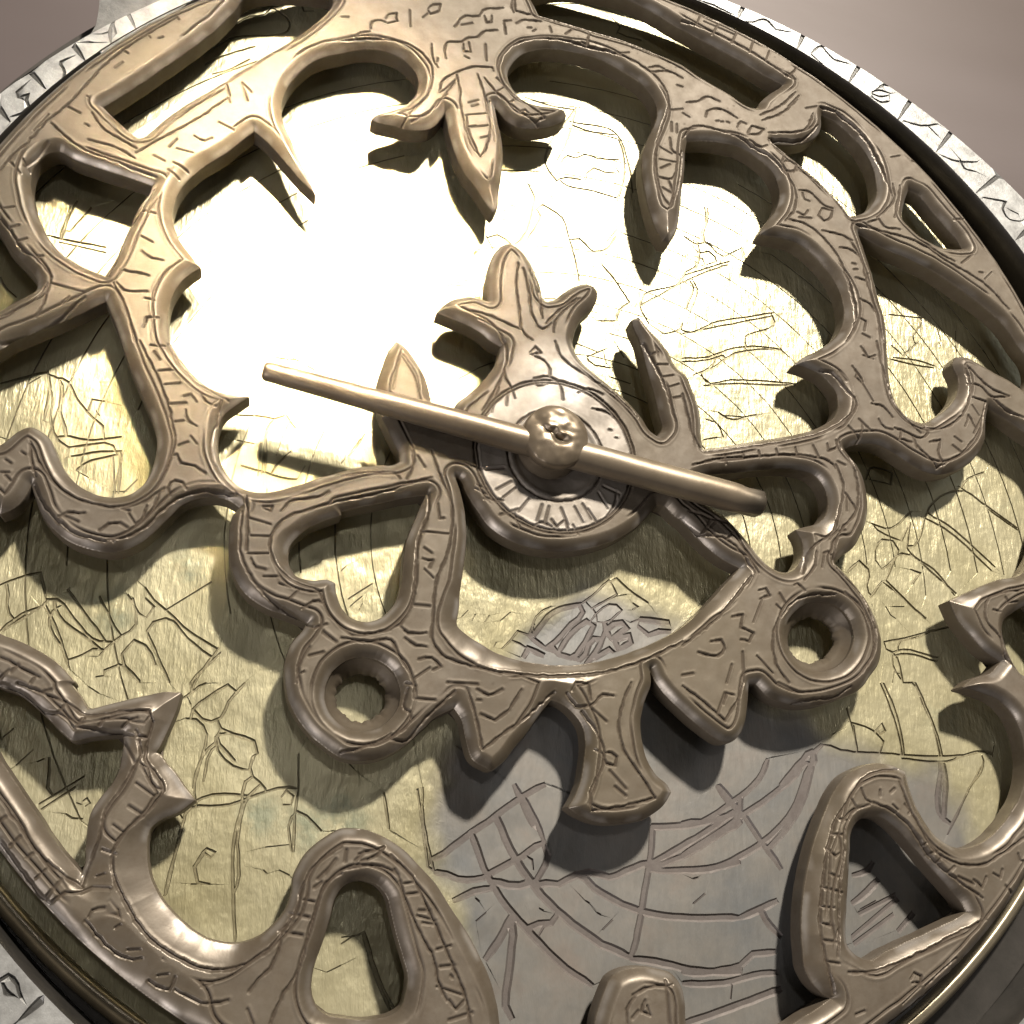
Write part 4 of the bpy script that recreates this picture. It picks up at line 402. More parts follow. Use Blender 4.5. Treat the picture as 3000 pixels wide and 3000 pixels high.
def smooth_poly(p, closed=True, step=9.0, corner=52.0):
    """Catmull-Rom through the points; sharp turns stay sharp"""
    p = np.asarray(p, float)
    n = len(p)
    if not closed and n < 3:
        return p
    prv = np.roll(p, 1, 0)
    nxt = np.roll(p, -1, 0)
    a, b = p - prv, nxt - p
    la, lb = np.hypot(*a.T) + 1e-9, np.hypot(*b.T) + 1e-9
    cs = (a * b).sum(1) / (la * lb)
    sharp = np.degrees(np.arccos(np.clip(cs, -1, 1))) > corner
    if not closed:
        sharp[0] = sharp[-1] = True
    tan = (a / la[:, None] * lb[:, None] + b / lb[:, None] * la[:, None]) / (la + lb)[:, None]
    out = []
    for i in range(n if closed else n - 1):
        j = (i + 1) % n
        d = p[j] - p[i]
        L = np.hypot(*d)
        u = d / (L + 1e-9)
        t0 = u if sharp[i] else tan[i]
        t1 = u if sharp[j] else tan[j]
        k = max(1, int(L / step))
        for s in np.arange(k) / k:
            h1 = 2 * s ** 3 - 3 * s ** 2 + 1
            out.append(h1 * p[i] + (s ** 3 - 2 * s ** 2 + s) * L * t0 + (1 - h1) * p[j] + (s ** 3 - s ** 2) * L * t1)
    if not closed:
        out.append(p[-1])
    return np.array(out)


def wiggle(p, amp):
    """hand-cut unevenness on a polyline"""
    q = p.copy()
    if len(q) > 2:
        q[1:-1] += nrng.normal(0, amp, (len(q) - 2, 2))
    return q


def vnoise(x, y, scale, seed):
    """smooth value noise in numpy, about -1..1"""
    r = np.random.default_rng(seed)
    g = r.uniform(-1, 1, (64, 64))
    fx, fy = x / scale, y / scale
    ix, iy = np.floor(fx).astype(int), np.floor(fy).astype(int)
    tx, ty = fx - ix, fy - iy
    tx, ty = tx * tx * (3 - 2 * tx), ty * ty * (3 - 2 * ty)
    a = g[ix % 64, iy % 64] * (1 - tx) + g[(ix + 1) % 64, iy % 64] * tx
    b = g[ix % 64, (iy + 1) % 64] * (1 - tx) + g[(ix + 1) % 64, (iy + 1) % 64] * tx
    return a * (1 - ty) + b * ty


# ------------------------------------------------------------------ tabletop
Z_RETE_BOTTOM = -85.0
Z_PLATE = -150.0
Z_LIMB = -40.0
Z_TABLE = -290.0
tb = make_obj('tabletop', np.array([(-9000, -9000, Z_TABLE), (9000, -9000, Z_TABLE), (9000, 9000, Z_TABLE), (-9000, 9000, Z_TABLE)]),
              [(0, 1, 2, 3)], M_BACK, attrs=None)
tb['kind'] = 'structure'


# ------------------------------------------------------------------ flat sheets with cut grooves
def seg_field(pts, segs_a, segs_b, wa, wb):
    """per point: max over strokes of 1 - d/halfwidth"""
    best = np.full(len(pts), -9.0)
    own = np.full(len(pts), -1)
    for i in range(len(segs_a)):
        a, b = segs_a[i], segs_b[i]
        m_ = max(wa[i], wb[i])
        lo, hi = np.minimum(a, b) - m_ - 2, np.maximum(a, b) + m_ + 2
        sel = np.nonzero((pts[:, 0] > lo[0]) & (pts[:, 0] < hi[0]) & (pts[:, 1] > lo[1]) & (pts[:, 1] < hi[1]))[0]
        if not len(sel):
            continue
        d = b - a
        t = np.clip(((pts[sel] - a) @ d) / (d @ d + 1e-9), 0, 1)
        dist = np.hypot(*(pts[sel] - (a + t[:, None] * d)).T)
        w = wa[i] + (wb[i] - wa[i]) * t
        f = 1 - dist / np.maximum(w, 0.3)
        up = f > best[sel]
        best[sel[up]] = f[up]
        own[sel[up]] = i
    return best, own


def engraved_sheet(loops, cuts, z, depth, inside):
    """cuts: list of (polyline, halfwidths, id). Returns verts, tris, groove id per tri (-1 = face), depth per vertex"""
    P, E = [], []

    def add(chain, closed):
        o = len(P)
        P.extend(chain.tolist())
        n = len(chain)
        for i in range(n - 1):
            E.append((o + i, o + i + 1))
        if closed:
            E.append((o + n - 1, o))

    for lp in loops:
        add(np.asarray(lp), True)
    SA, SB, WA, WB, ID = [], [], [], [], []
    for pl, hw, cid in cuts:
        d = np.gradient(pl, axis=0)
        d /= (np.hypot(*d.T) + 1e-9)[:, None]
        nrm = np.c_[-d[:, 1], d[:, 0]]
        L_, R2 = pl + nrm * hw[:, None], pl - nrm * hw[:, None]
        add(np.r_[L_, R2[::-1]], True)
        for sg in (0.5, -0.5):
            add(pl + nrm * (hw * sg)[:, None], False)
        for i in range(len(pl) - 1):
            SA.append(pl[i]); SB.append(pl[i + 1]); WA.append(hw[i]); WB.append(hw[i + 1]); ID.append(cid)
    v, e, f, *_ = delaunay_2d_cdt([Vector(p) for p in P], E, [], 0, 1e-4)
    v = np.array([tuple(a) for a in v])
    f = np.array([tuple(a) for a in f])
    cen = v[f].mean(1)
    keep = inside(cen)
    f, cen = f[keep], cen[keep]
    args = (np.array(SA), np.array(SB), np.array(WA), np.array(WB))
    fv, _ = seg_field(v, *args)
    fc, own = seg_field(cen, *args)
    gid = np.where(fc > 0.02, np.array(ID)[own], -1)
    dz = np.clip(fv, 0, 1)
    verts = np.c_[v, z - depth * np.minimum(1, dz * 2.2)]
    return verts, f, gid, dz


def circle(cx, cy, r, n):
    t = np.linspace(0, 2 * np.pi, n, endpoint=False)
    return np.c_[cx + r * np.cos(t), cy + r * np.sin(t)]


def lathe(name, prof, cx, cy, material, parent, n=256, wob=0.0, seed=1, closed=False, grime=None):
    """prof: list of (r, z)"""
    t = np.linspace(0, 2 * np.pi, n, endpoint=False)
    V = []
    for i, (r, z) in enumerate(prof):
        w = wob * vnoise(np.cos(t) * 400 + i * 37, np.sin(t) * 400, 60, seed) if wob else 0
        V.append(np.c_[cx + (r + w) * np.cos(t), cy + (r + w) * np.sin(t), np.full(n, z) + np.asarray(w) * 0.5])
    V = np.vstack(V)
    F_ = []
    k = len(prof)
    for i in range(k if closed else k - 1):
        a, b = i * n, ((i + 1) % k) * n
        j = np.arange(n)
        j2 = (j + 1) % n
        F_.append(np.c_[a + j, b + j, b + j2, a + j2])
    at = {'grime': np.repeat(np.asarray(grime, float), n)} if grime is not None else {'grime': np.zeros(len(V))}
    return make_obj(name, V, np.vstack(F_), material, parent, attrs=at)


# ------------------------------------------------------------------ plate
plate = empty('astrolabe_plate', 'gold brass disc engraved with arcs and cross lines, lying under the pierced bronze network', 'engraved plate', (0, 0, 0))
refl_poly = smooth_poly(dec(GREY_REFLECTION))
cuts = []
plate_lines = declist(PLATE_CUTS)


def meet(lines, reach):
    """carry loose ends on to the nearest other line"""
    segs = [(i, l[k], l[k + 1]) for i, l in enumerate(lines) for k in range(len(l) - 1)]
    ID_ = np.array([g[0] for g in segs]); A = np.array([g[1] for g in segs]); B = np.array([g[2] for g in segs])
    out = []
    for i, l in enumerate(lines):
        l = l.copy()
        if np.hypot(*np.diff(l, axis=0).T).sum() > 60:
            for end, nb in ((0, 1), (-1, -2)):
                p = l[end]
                fw = p - l[nb]
                fw = fw / (np.hypot(*fw) + 1e-9)
                d = B - A
                t = np.clip(((p - A) * d).sum(1) / ((d * d).sum(1) + 1e-9), 0, 1)
                c = A + t[:, None] * d
                v = c - p
                ds = np.hypot(*v.T)
                ok_ = (ID_ != i) & (ds < reach) & ((v @ fw) > 0.3 * ds - 1)
                if ok_.any():
                    j = np.argmin(np.where(ok_, ds, 1e9))
                    if ds[j] > 2:
                        l = np.r_[[c[j]], l] if end == 0 else np.r_[l, [c[j]]]
        out.append(l)
    return out


plate_lines = meet(plate_lines, 42.0)
for i, s in enumerate(plate_lines):
    q = smooth_poly(s, closed=False, step=22, corner=70)
    q = wiggle(q, 0.6)
    length = np.hypot(*np.diff(q, axis=0).T).sum()
    base_w = 4.2 if length > 70 else 2.8
    # lines on the grey part of the plate are broader
    if pip(q[len(q) // 2:len(q) // 2 + 1], refl_poly)[0]:
        base_w *= (1.0 if q[:, 1].mean() > -560 else 2.6) if length > 70 else 1.5
    hw = base_w * (1 + nrng.uniform(-0.12, 0.12)) + nrng.uniform(-0.6, 0.6, len(q))
    hw[0] *= 0.7
    hw[-1] *= 0.7
    cuts.append((q, np.maximum(hw, 1.5), i))
# the rest of the engraved net: circles about a centre near the hub and lines fanning out from it
QC = np.array((90., -330.))
for r_ in np.arange(560, 2300, 104):
    a0 = 0.0
    while a0 < 360:
        ln = nrng.uniform(40, 110)
        if nrng.uniform() < 0.75:
            a_ = np.radians(np.linspace(a0, a0 + ln, max(4, int(ln / 3))))
            q = QC + r_ * np.c_[np.cos(a_), np.sin(a_)]
            mid_ = q[len(q) // 2]
            if np.hypot(*q.T).max() < 1940 and not pip(q, refl_poly).any():
                cuts.append((wiggle(q, 0.5), np.full(len(q), nrng.uniform(1.8, 2.6)), 5000 + len(cuts)))
        a0 += ln + nrng.uniform(2, 9)
PR = 1985.0
# almucantar circles and azimuth lines continue under the network where the picture shows none of them
grid_pts = [(x, y) for x in np.arange(-1900, 1901, 190) for y in np.arange(-1900, 1901, 190) if x * x + y * y < 1880 ** 2]
v, f, gid, dz = engraved_sheet([circle(0, 0, PR, 160)], cuts, Z_PLATE, 5.0, lambda c: np.hypot(*c.T) < PR)
# the painted grey reflection needs a denser sheet: refine big triangles
def refine(v, f, gid, lim):
    for _ in range(5):
        a, b, c = v[f[:, 0]], v[f[:, 1]], v[f[:, 2]]
        la = np.hypot(*(a - b)[:, :2].T); lb = np.hypot(*(b - c)[:, :2].T); lc = np.hypot(*(c - a)[:, :2].T)
        if max(la.max(), lb.max(), lc.max()) < lim:
            break
        edges = {}
        vl = v.tolist()
        nf, ng = [], []

        def mid(i, j):
            k = (i, j) if i < j else (j, i)
            if k not in edges:
                edges[k] = len(vl)
                vl.append([(vl[i][q] + vl[j][q]) / 2 for q in range(3)])
            return edges[k]

        for t, (i, j, k) in enumerate(f.tolist()):
            s = (la[t] >= lim, lb[t] >= lim, lc[t] >= lim)
            n_ = sum(s)
            if n_ == 0:
                nf.append((i, j, k)); ng.append(gid[t]); continue
            ml = mid(i, j) if s[0] else None
            mr = mid(j, k) if s[1] else None
            mk = mid(k, i) if s[2] else None
            if n_ == 3:
                T_ = [(i, ml, mk), (ml, j, mr), (mk, mr, k), (ml, mr, mk)]
            elif n_ == 1:
                T_ = [(i, ml, k), (ml, j, k)] if s[0] else [(i, j, mr), (i, mr, k)] if s[1] else [(i, j, mk), (mk, j, k)]
            else:
                if not s[0]:
                    T_ = [(i, j, mr), (i, mr, mk), (mk, mr, k)]
                elif not s[1]:
                    T_ = [(ml, j, k), (ml, k, mk), (i, ml, mk)]
                else:
                    T_ = [(ml, j, mr), (i, ml, mr), (i, mr, k)]
            nf += T_
            ng += [gid[t]] * len(T_)
        v, f, gid = np.array(vl), np.array(nf), np.array(ng)
    return v, f, gid


nv0 = len(v)
v, f, gid = refine(v, f, gid, 26.0)
dep = np.clip((Z_PLATE - v[:, 2]) / 5.0, 0, 1)
# soft distance to the grey patch that carries the painted reflection
def poly_dist(pts, poly):
    best = np.full(len(pts), 1e9)
    q = np.roll(poly, -1, 0)
    for a, b in zip(poly, q):
        d = b - a
        t = np.clip(((pts - a) @ d) / (d @ d + 1e-9), 0, 1)
        best = np.minimum(best, np.hypot(*(pts - (a + t[:, None] * d)).T))
    return np.where(pip(pts, poly), best, -best)


VERD = np.zeros(len(v))
for (bx, by, br) in SPOTS:
    VERD = np.maximum(VERD, np.clip(1.5 - np.hypot(v[:, 0] - bx, v[:, 1] - by) / br * 1.2, 0, 1))
td = poly_dist(v[:, :2], refl_poly[::3]) + 34 * vnoise(v[:, 0], v[:, 1], 110, 3) + 16 * vnoise(v[:, 0], v[:, 1], 38, 4)
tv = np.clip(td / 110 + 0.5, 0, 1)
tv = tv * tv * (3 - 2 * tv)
v[:, 2] += 2.2 * vnoise(v[:, 0], v[:, 1], 240, 11) + 0.9 * vnoise(v[:, 0], v[:, 1], 70, 12)
for nm, sel, grv in (('disc', gid < 0, 0.0), ('engraved_lines', gid >= 0, 1.0)):
    vv, ff, d_, t_, v_ = compact(v, f[sel], dep, tv, VERD)
    e_ = 3.0
    und = lambda x, y: 2.2 * vnoise(x, y, 240, 11) + 0.9 * vnoise(x, y, 70, 12)
    gx_ = (und(vv[:, 0] + e_, vv[:, 1]) - und(vv[:, 0] - e_, vv[:, 1])) / (2 * e_)
    gy_ = (und(vv[:, 0], vv[:, 1] + e_) - und(vv[:, 0], vv[:, 1] - e_)) / (2 * e_)
    pn = np.c_[-gx_, -gy_, np.ones(len(vv))]
    pn /= np.linalg.norm(pn, axis=1)[:, None]
    o = make_obj(nm, vv, ff, M_BRASS, plate, {'grime': grv * np.where(d_ > 0.95, 0.60 + 0.30 * t_, 0.80), 'grey_reflection': t_, 'verdigris': v_},
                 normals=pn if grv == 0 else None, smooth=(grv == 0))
    if grv:
        o['kind'] = 'stuff'
lathe('rim_edge', [(PR, Z_PLATE), (PR + 2, Z_PLATE - 8), (PR + 2, Z_PLATE - 60)], 0, 0, M_RIM, plate)

# ------------------------------------------------------------------ limb and body of the instrument
body = empty('astrolabe', 'round case with a broad silver scale ring carrying Arabic letters around the bronze network', 'astrolabe', (0, 0, 0))
LC = np.array(LIMB_C, float)
OC = np.array((150., -308.))
R_IN, R_OUT = 2023.0, 2296.0
inner = circle(LC[0], LC[1], R_IN, 240)
outer = circle(OC[0], OC[1], R_OUT, 240)
cuts, owner = [], []
for s in declist(TICKS):
    q = np.array([s[0] + (s[1] - s[0]) * t for t in np.linspace(0, 1, 5)])
    hw = np.array([10.5, 9.5, 8.0, 5.5, 2.0])
    cuts.append((wiggle(q, 0.7), hw, len(owner)))
    owner.append('scale_tick')
for L_ in LETTERS:
    for s in declist(L_):
        q = smooth_poly(s, closed=False, step=14, corner=75)
        n_ = len(q)
        t = np.linspace(0, 1, n_)
        hw = 2.2 + 3.6 * np.sin(np.pi * (0.15 + 0.7 * t)) ** 1.2 + nrng.uniform(-0.8, 0.8, n_)
        cuts.append((wiggle(q, 0.8), hw, len(owner)))
    owner.append('engraved_letter')
# plain ticks for the rest of the ring, out of the picture
known = np.array([np.degrees(math.atan2(*(c[0].mean(0) - LC)[::-1])) for c, w in zip(cuts, owner) if w == 'scale_tick'])
for a in np.arange(0, 360, 6.2):
    if np.min(np.abs((known - a + 180) % 360 - 180)) < 9 or 20 < a < 160 or 205 < a < 250:
        continue
    u = np.array([math.cos(math.radians(a)), math.sin(math.radians(a))])
    q = np.array([LC + u * (R_IN + 12 + 88 * t) for t in np.linspace(1, 0, 5)])
    cuts.append((q, np.array([10.5, 9.5, 8.0, 5.5, 2.0]), len(owner)))
    owner.append('scale_tick')
ins = lambda c: (np.hypot(*(c - LC).T) > R_IN - .5) & (np.hypot(*(c - OC).T) < R_OUT + .5)
v, f, gid, dz = engraved_sheet([inner, outer], cuts, Z_LIMB, 6.0, ins)
vv, ff, dd = compact(v, f[gid < 0], dz)
make_obj('scale_ring', vv, ff, M_SILVER, body, {'grime': np.clip(dd * 2, 0, 0.5)}, smooth=False)
for i, nm in enumerate(owner):
    if not (gid == i).any():
        continue
    vv, ff, dd = compact(v, f[gid == i], dz)
    make_obj(nm, vv, ff, M_SILVER, body, {'grime': np.clip(0.60 + dd * 0.5, 0, 0.9)}, smooth=False)
lathe('inner_wall', [(R_IN, Z_LIMB), (R_IN - 4, Z_LIMB - 6), (R_IN - 6, Z_LIMB - 70), (R_IN - 6, Z_PLATE - 60)], LC[0], LC[1], M_DARK, body)
lathe('outer_wall', [(R_OUT, Z_LIMB), (R_OUT + 5, Z_LIMB - 7), (R_OUT + 6, Z_TABLE + 1)], OC[0], OC[1], M_SILVER, body)
# stepped brass rim inside the scale ring, around the plate
lathe('inner_rim', [(1996, Z_PLATE - 50), (1992, -128), (1975, -112), (1962, -108), (1954, -112), (1950, -140), (1950, Z_PLATE - 50)], 0, 0, M_RIM, body, wob=2.0, seed=4)
lathe('floor', [(2120, Z_PLATE - 40), (1900, Z_PLATE - 40)], 0, 0, M_DARK, body)
kp = smooth_poly(dec(KURSI), step=30)
kz = Z_LIMB - 3
n_ = len(kp)
kv = np.r_[np.c_[kp, np.full(n_, kz)], np.c_[kp, np.full(n_, Z_TABLE + 2)]]
kf = [tuple(range(n_))] if pip(kp.mean(0)[None], kp)[0] else [tuple(range(n_))]
area_sign = (kp[:, 0] * np.roll(kp[:, 1], -1) - np.roll(kp[:, 0], -1) * kp[:, 1]).sum()
if area_sign < 0:
    kf = [tuple(range(n_))[::-1]]
kf += [(i, (i + 1) % n_, n_ + (i + 1) % n_, n_ + i) for i in range(n_)]
make_obj('crown', kv, kf, M_SILVER, body, {'grime': np.full(len(kv), 0.6)}, smooth=False)

# ------------------------------------------------------------------ rete: one relief cut from traced outlines
RR = 1894.0
CELL = 2.7
contours = [circle(0, 0, RR, 900)]
for k_, s in HOLES.items():
    c = smooth_poly(dec(s))
    c += 0.9 * np.c_[vnoise(c[:, 0], c[:, 1], 28, 21), vnoise(c[:, 0], c[:, 1], 28, 22)]
    contours.append(c)
nx = int(2 * (RR + 12) / CELL) + 1
X0 = -(nx - 1) / 2 * CELL
ax = X0 + np.arange(nx) * CELL + 0.013
GX, GY = np.meshgrid(ax, ax, indexing='xy')      # row = y
A_ = np.vstack(contours)
B_ = np.vstack([np.roll(c, -1, 0) for c in contours])
# even-odd fill by scanlines
inside = np.zeros((nx, nx), bool)
for r in range(nx):
    y = ax[r]
    s = (A_[:, 1] > y) != (B_[:, 1] > y)
    a, b = A_[s], B_[s]
    xs = np.sort(a[:, 0] + (y - a[:, 1]) / (b[:, 1] - a[:, 1]) * (b[:, 0] - a[:, 0]))
    idx = np.searchsorted(xs, ax)
    inside[r] = idx % 2 == 1
# distance to the outline, inside a band
BAND = 104.0
dist = np.full((nx, nx), BAND)


def splat(field, a, b, rad, fn=None):
    lo = np.floor((np.minimum(a, b) - rad - X0) / CELL).astype(int)
    hi = np.ceil((np.maximum(a, b) + rad - X0) / CELL).astype(int) + 1
    lo = np.maximum(lo, 0)
    hi = np.minimum(hi, nx)
    if lo[0] >= hi[0] or lo[1] >= hi[1]:
        return
    sub = (slice(lo[1], hi[1]), slice(lo[0], hi[0]))
    px, py = GX[sub] - a[0], GY[sub] - a[1]
    d = b - a
    t = np.clip((px * d[0] + py * d[1]) / (d @ d + 1e-9), 0, 1)
    q = np.hypot(px - t * d[0], py - t * d[1])
    if fn:
        field[sub] = fn(field[sub], q)
    else:
        np.minimum(field[sub], q, out=field[sub])


for a, b in zip(A_, B_):
    splat(dist, a, b, BAND)
sdf = np.where(inside, dist, -dist)
# bevel width varies over the casting
bw = np.full((nx, nx), 31.0) + 3.0 * vnoise(GX, GY, 160, 31)
for (bx, by, br, w) in BEVELS:
    g = np.exp(-(((GX - bx) ** 2 + (GY - by) ** 2) / (0.62 * br) ** 2) ** 2)
    bw = np.maximum(bw, 31 + (w - 31) * g)
s = np.clip(sdf, 0, None)
t = np.clip(s / bw, 0, 1)
z = -26.0 * (0.75 * (1 - t) ** 1.8 + 0.25 * (1 - t))
z += 1.6 * vnoise(GX, GY, 120, 41) + 0.7 * vnoise(GX, GY, 34, 42)
# engraved border line along the foot of the bevel, interrupted here and there
gate = np.clip(vnoise(GX, GY, 110, 51) * 3 + 1.5, 0, 1)
bl = np.clip(1 - np.abs(s - bw - 5 - 2 * vnoise(GX, GY, 45, 52)) / 4.6, 0, 1) * gate
lip = np.clip(1 - np.abs(s - bw - 13) / 6.0, 0, 1) * gate
z += 1.2 * lip
# engraved strokes
cut = np.zeros((nx, nx))


def cutter(w, amp):
    def fn(old, q):
        return np.maximum(old, np.clip(1 - q / w, 0, 1) * amp)
    return fn


strokes = [wiggle(smooth_poly(q, closed=False, step=13, corner=70), 0.9) for q in declist(RETE_CUTS)]
hub = np.array(HUB, float)
for rad_ in (150, 243, 252):
    c = circle(hub[0], hub[1], rad_, 90)
    strokes.append(wiggle(np.r_[c, c[:1]], 0.6))
for a in (200, 214, 226, 240, 252, 262, 275, 288, 300, 318, 330):
    u = np.array([math.cos(math.radians(a)), math.sin(math.radians(a))])
    v_ = np.array([-u[1], u[0]])
    strokes.append(np.array([hub + u * 172 + v_ * nrng.uniform(-9, 9), hub + u * 225 + v_ * nrng.uniform(-14, 14)]))
for q in strokes:
    ph = nrng.uniform(0, 9)
    L_ = np.hypot(*(q[-1] - q[0]))
    for i in range(len(q) - 1):
        w = 5.0 + 1.3 * math.sin(ph + i * 1.7)
        splat(cut, q[i], q[i + 1], w + 2, cutter(w, 1.0 if 0 < i < len(q) - 2 else 0.8))
lip2 = np.zeros((nx, nx))
for q in strokes:
    for i in range(len(q) - 1):
        off = np.array([3.5, 5.0])
        splat(lip2, q[i] + off, q[i + 1] + off, 9, cutter(8.0, 1.0))
cut = np.maximum(cut, bl)
z += 1.3 * np.clip(lip2 - cut, 0, 1) - 6.5 * cut
# the round washer face at the hub stands a little proud and is dished
hr = np.hypot(GX - hub[0], GY - hub[1])
z += 4.0 * np.clip(1 - np.abs(hr - 138) / 14, 0, 1) - 16.0 * np.clip(1 - (hr - 70) / 62, 0, 1)
wear = np.clip((247 - hr) / 8, 0, 1) * 0.42
wear = np.maximum(wear, 0.55 * np.exp(-((s - 7) / 7) ** 2) * np.clip(vnoise(GX, GY, 55, 91) * 1.6 + 0.35, 0, 1))
wear = np.maximum(wear, 0.75 * np.clip(1.4 - np.hypot(GX - hub[0] - 20, GY - hub[1] - 240) / 130, 0, 1))
# pits and small casting flaws
for _ in range(260):
    c = np.array([nrng.uniform(-1800, 1800), nrng.uniform(-1800, 1800)])
    rr_ = nrng.uniform(3, 7)
    splat(cut, c, c + 0.5, rr_ + 1, cutter(rr_, 0.5))
gz_y, gz_x = np.gradient(z, CELL)
# inside cells as quads, edge cells clipped on the outline
ok = sdf > 0
c4 = [ok[:-1, :-1], ok[:-1, 1:], ok[1:, 1:], ok[1:, :-1]]
cnt = sum(c.astype(int) for c in c4)
vid = np.arange(nx * nx).reshape(nx, nx)
VX, VY, VZ, VG = GX.ravel(), GY.ravel(), z.ravel(), np.clip(cut, 0, 1).ravel()
VW = wear.ravel()
VP = np.clip((bw + 2 - s) / 10, 0, 1).ravel()
NX, NY = -gz_x.ravel(), -gz_y.ravel()
full = cnt == 4
ii = np.nonzero(full)
quads = np.c_[vid[ii[0], ii[1]], vid[ii[0], ii[1] + 1], vid[ii[0] + 1, ii[1] + 1], vid[ii[0] + 1, ii[1]]]
ev = {}
EX = []
base = nx * nx
flat = sdf.ravel()


def edge_vert(a, b):
    k = (a, b) if a < b else (b, a)
    if k not in ev:
        sa, sb = flat[a], flat[b]
        t_ = sa / (sa - sb)
        i_in = a if sa > 0 else b
        EX.append((VX[a] + t_ * (VX[b] - VX[a]), VY[a] + t_ * (VY[b] - VY[a]), -26.0 + (VZ[i_in] + 26.0) * 0.15, NX[i_in], NY[i_in]))
        ev[k] = base + len(EX) - 1
    return ev[k]


edge_faces, wall = [], []
pr, pc = np.nonzero((cnt > 0) & (cnt < 4))
for r, c in zip(pr.tolist(), pc.tolist()):
    cor = [r * nx + c, r * nx + c + 1, (r + 1) * nx + c + 1, (r + 1) * nx + c]
    poly, cross = [], []
    for q in range(4):
        a, b = cor[q], cor[(q + 1) % 4]
        ia, ib = flat[a] > 0, flat[b] > 0
        if ia:
            poly.append(a)
        if ia != ib:
            e_ = edge_vert(a, b)
            poly.append(e_)
            cross.append((e_, ia))
    if len(poly) >= 3:
        edge_faces.append(poly)
    # boundary edge runs from the exit crossing to the next entry crossing
    for q in range(len(cross)):
        if cross[q][1]:
            wall.append((cross[q][0], cross[(q + 1) % len(cross)][0]))
EX = np.array(EX)
AX = np.r_[VX, EX[:, 0]]
AY = np.r_[VY, EX[:, 1]]
AZ = np.r_[VZ, EX[:, 2]]
AG = np.r_[VG, np.zeros(len(EX))]
AW = np.r_[VW, np.zeros(len(EX))]
AP = np.r_[VP, np.ones(len(EX))]
AN = np.c_[np.r_[NX, EX[:, 3]], np.r_[NY, EX[:, 4]], np.ones(len(AX))]
AN /= np.linalg.norm(AN, axis=1)[:, None]
tris = []
for p in edge_faces:
    for q in range(1, len(p) - 1):
        tris.append((p[0], p[q], p[q + 1]))
tris = np.array(tris)
part_polys = [(n_, dec(s_)) for n_, s_ in PARTS]


def which(cen):
    lab = np.full(len(cen), -1)
    for i, (n_, poly) in enumerate(part_polys):
        lab[pip(cen, poly)] = i
    return lab


def qt(q):
    return np.r_[q[:, [0, 1, 2]], q[:, [0, 2, 3]]]


Axy = np.c_[AX, AY]
lab_q = which(Axy[quads].mean(1))
lab_t = which(Axy[tris].mean(1))
wall = np.array(wall)
lab_w = which(Axy[wall].mean(1))
EYES = []
HOLES_C = [dec(HOLES['eyeL']), dec(HOLES['eyeR'])]
rete = empty('pierced_rete', 'aged bronze openwork network with leaf shaped pointers and engraved letters, over the gold plate', 'astrolabe rete', (0, 0, 0))
P3 = np.c_[AX, AY, AZ]
# wall rings under every boundary vertex
bnd = np.unique(wall)
wn = np.zeros((len(P3), 2))
d = Axy[wall[:, 1]] - Axy[wall[:, 0]]
nn = np.c_[d[:, 1], -d[:, 0]]
np.add.at(wn, wall[:, 0], nn)
np.add.at(wn, wall[:, 1], nn)
wn /= (np.linalg.norm(wn, axis=1) + 1e-9)[:, None]
# soften the wall normals along the outline
for i in range(-1, len(part_polys)):
    nm = 'frame' if i < 0 else part_polys[i][0]
    q, t_, w_ = quads[lab_q == i], tris[lab_t == i], wall[lab_w == i]
    if not len(q):
        continue
    allf = np.r_[qt(q), t_]
    vt, ft, nt_, gt, wt, pt = compact(P3, allf, AN, AG, AW, AP)
    nv = len(vt)
    wu = np.unique(w_) if len(w_) else np.array([], int)
    if len(wu):
        loc = {int(a): k for k, a in enumerate(wu)}
        k = len(wu)
        rings = []
        for zz, off in ((None, 0.0), (-34.0, 2.4), (-60.0, 3.0), (Z_RETE_BOTTOM, 2.0)):
            r_ = np.c_[AX[wu] + wn[wu, 0] * off, AY[wu] + wn[wu, 1] * off, AZ[wu] if zz is None else np.full(k, zz)]
            rings.append(r_)
        wv = np.vstack(rings)
        la = np.array([loc[int(a)] for a in w_[:, 0]])
        lb = np.array([loc[int(a)] for a in w_[:, 1]])
        wf = []
        for r_ in range(3):
            o0, o1 = nv + r_ * k, nv + (r_ + 1) * k
            wf.append(np.c_[la + o0, la + o1, lb + o1])
            wf.append(np.c_[la + o0, lb + o1, lb + o0])
        wnr = np.c_[wn[wu], np.zeros(k)]
        top_n = AN[wu] + np.c_[wn[wu], np.zeros(k)] * 0.9
        top_n /= np.linalg.norm(top_n, axis=1)[:, None]
        vt = np.r_[vt, wv]
        ft = np.r_[ft, np.vstack(wf)]
        nt_ = np.r_[nt_, top_n, wnr, wnr, wnr]
        gt = np.r_[gt, np.zeros(k), np.full(k, 0.08), np.full(2 * k, 0.2)]
        wt = np.r_[wt, np.zeros(4 * k)]
        pt = np.r_[pt, np.ones(k), np.full(3 * k, 0.3)]
    po = make_obj(nm, vt, ft, M_BRONZE, rete, {'grime': gt, 'wear': wt, 'polish': pt}, normals=nt_)
    if nm == 'eyelet':
        EYES.append((po, HOLES_C[len(EYES)]))
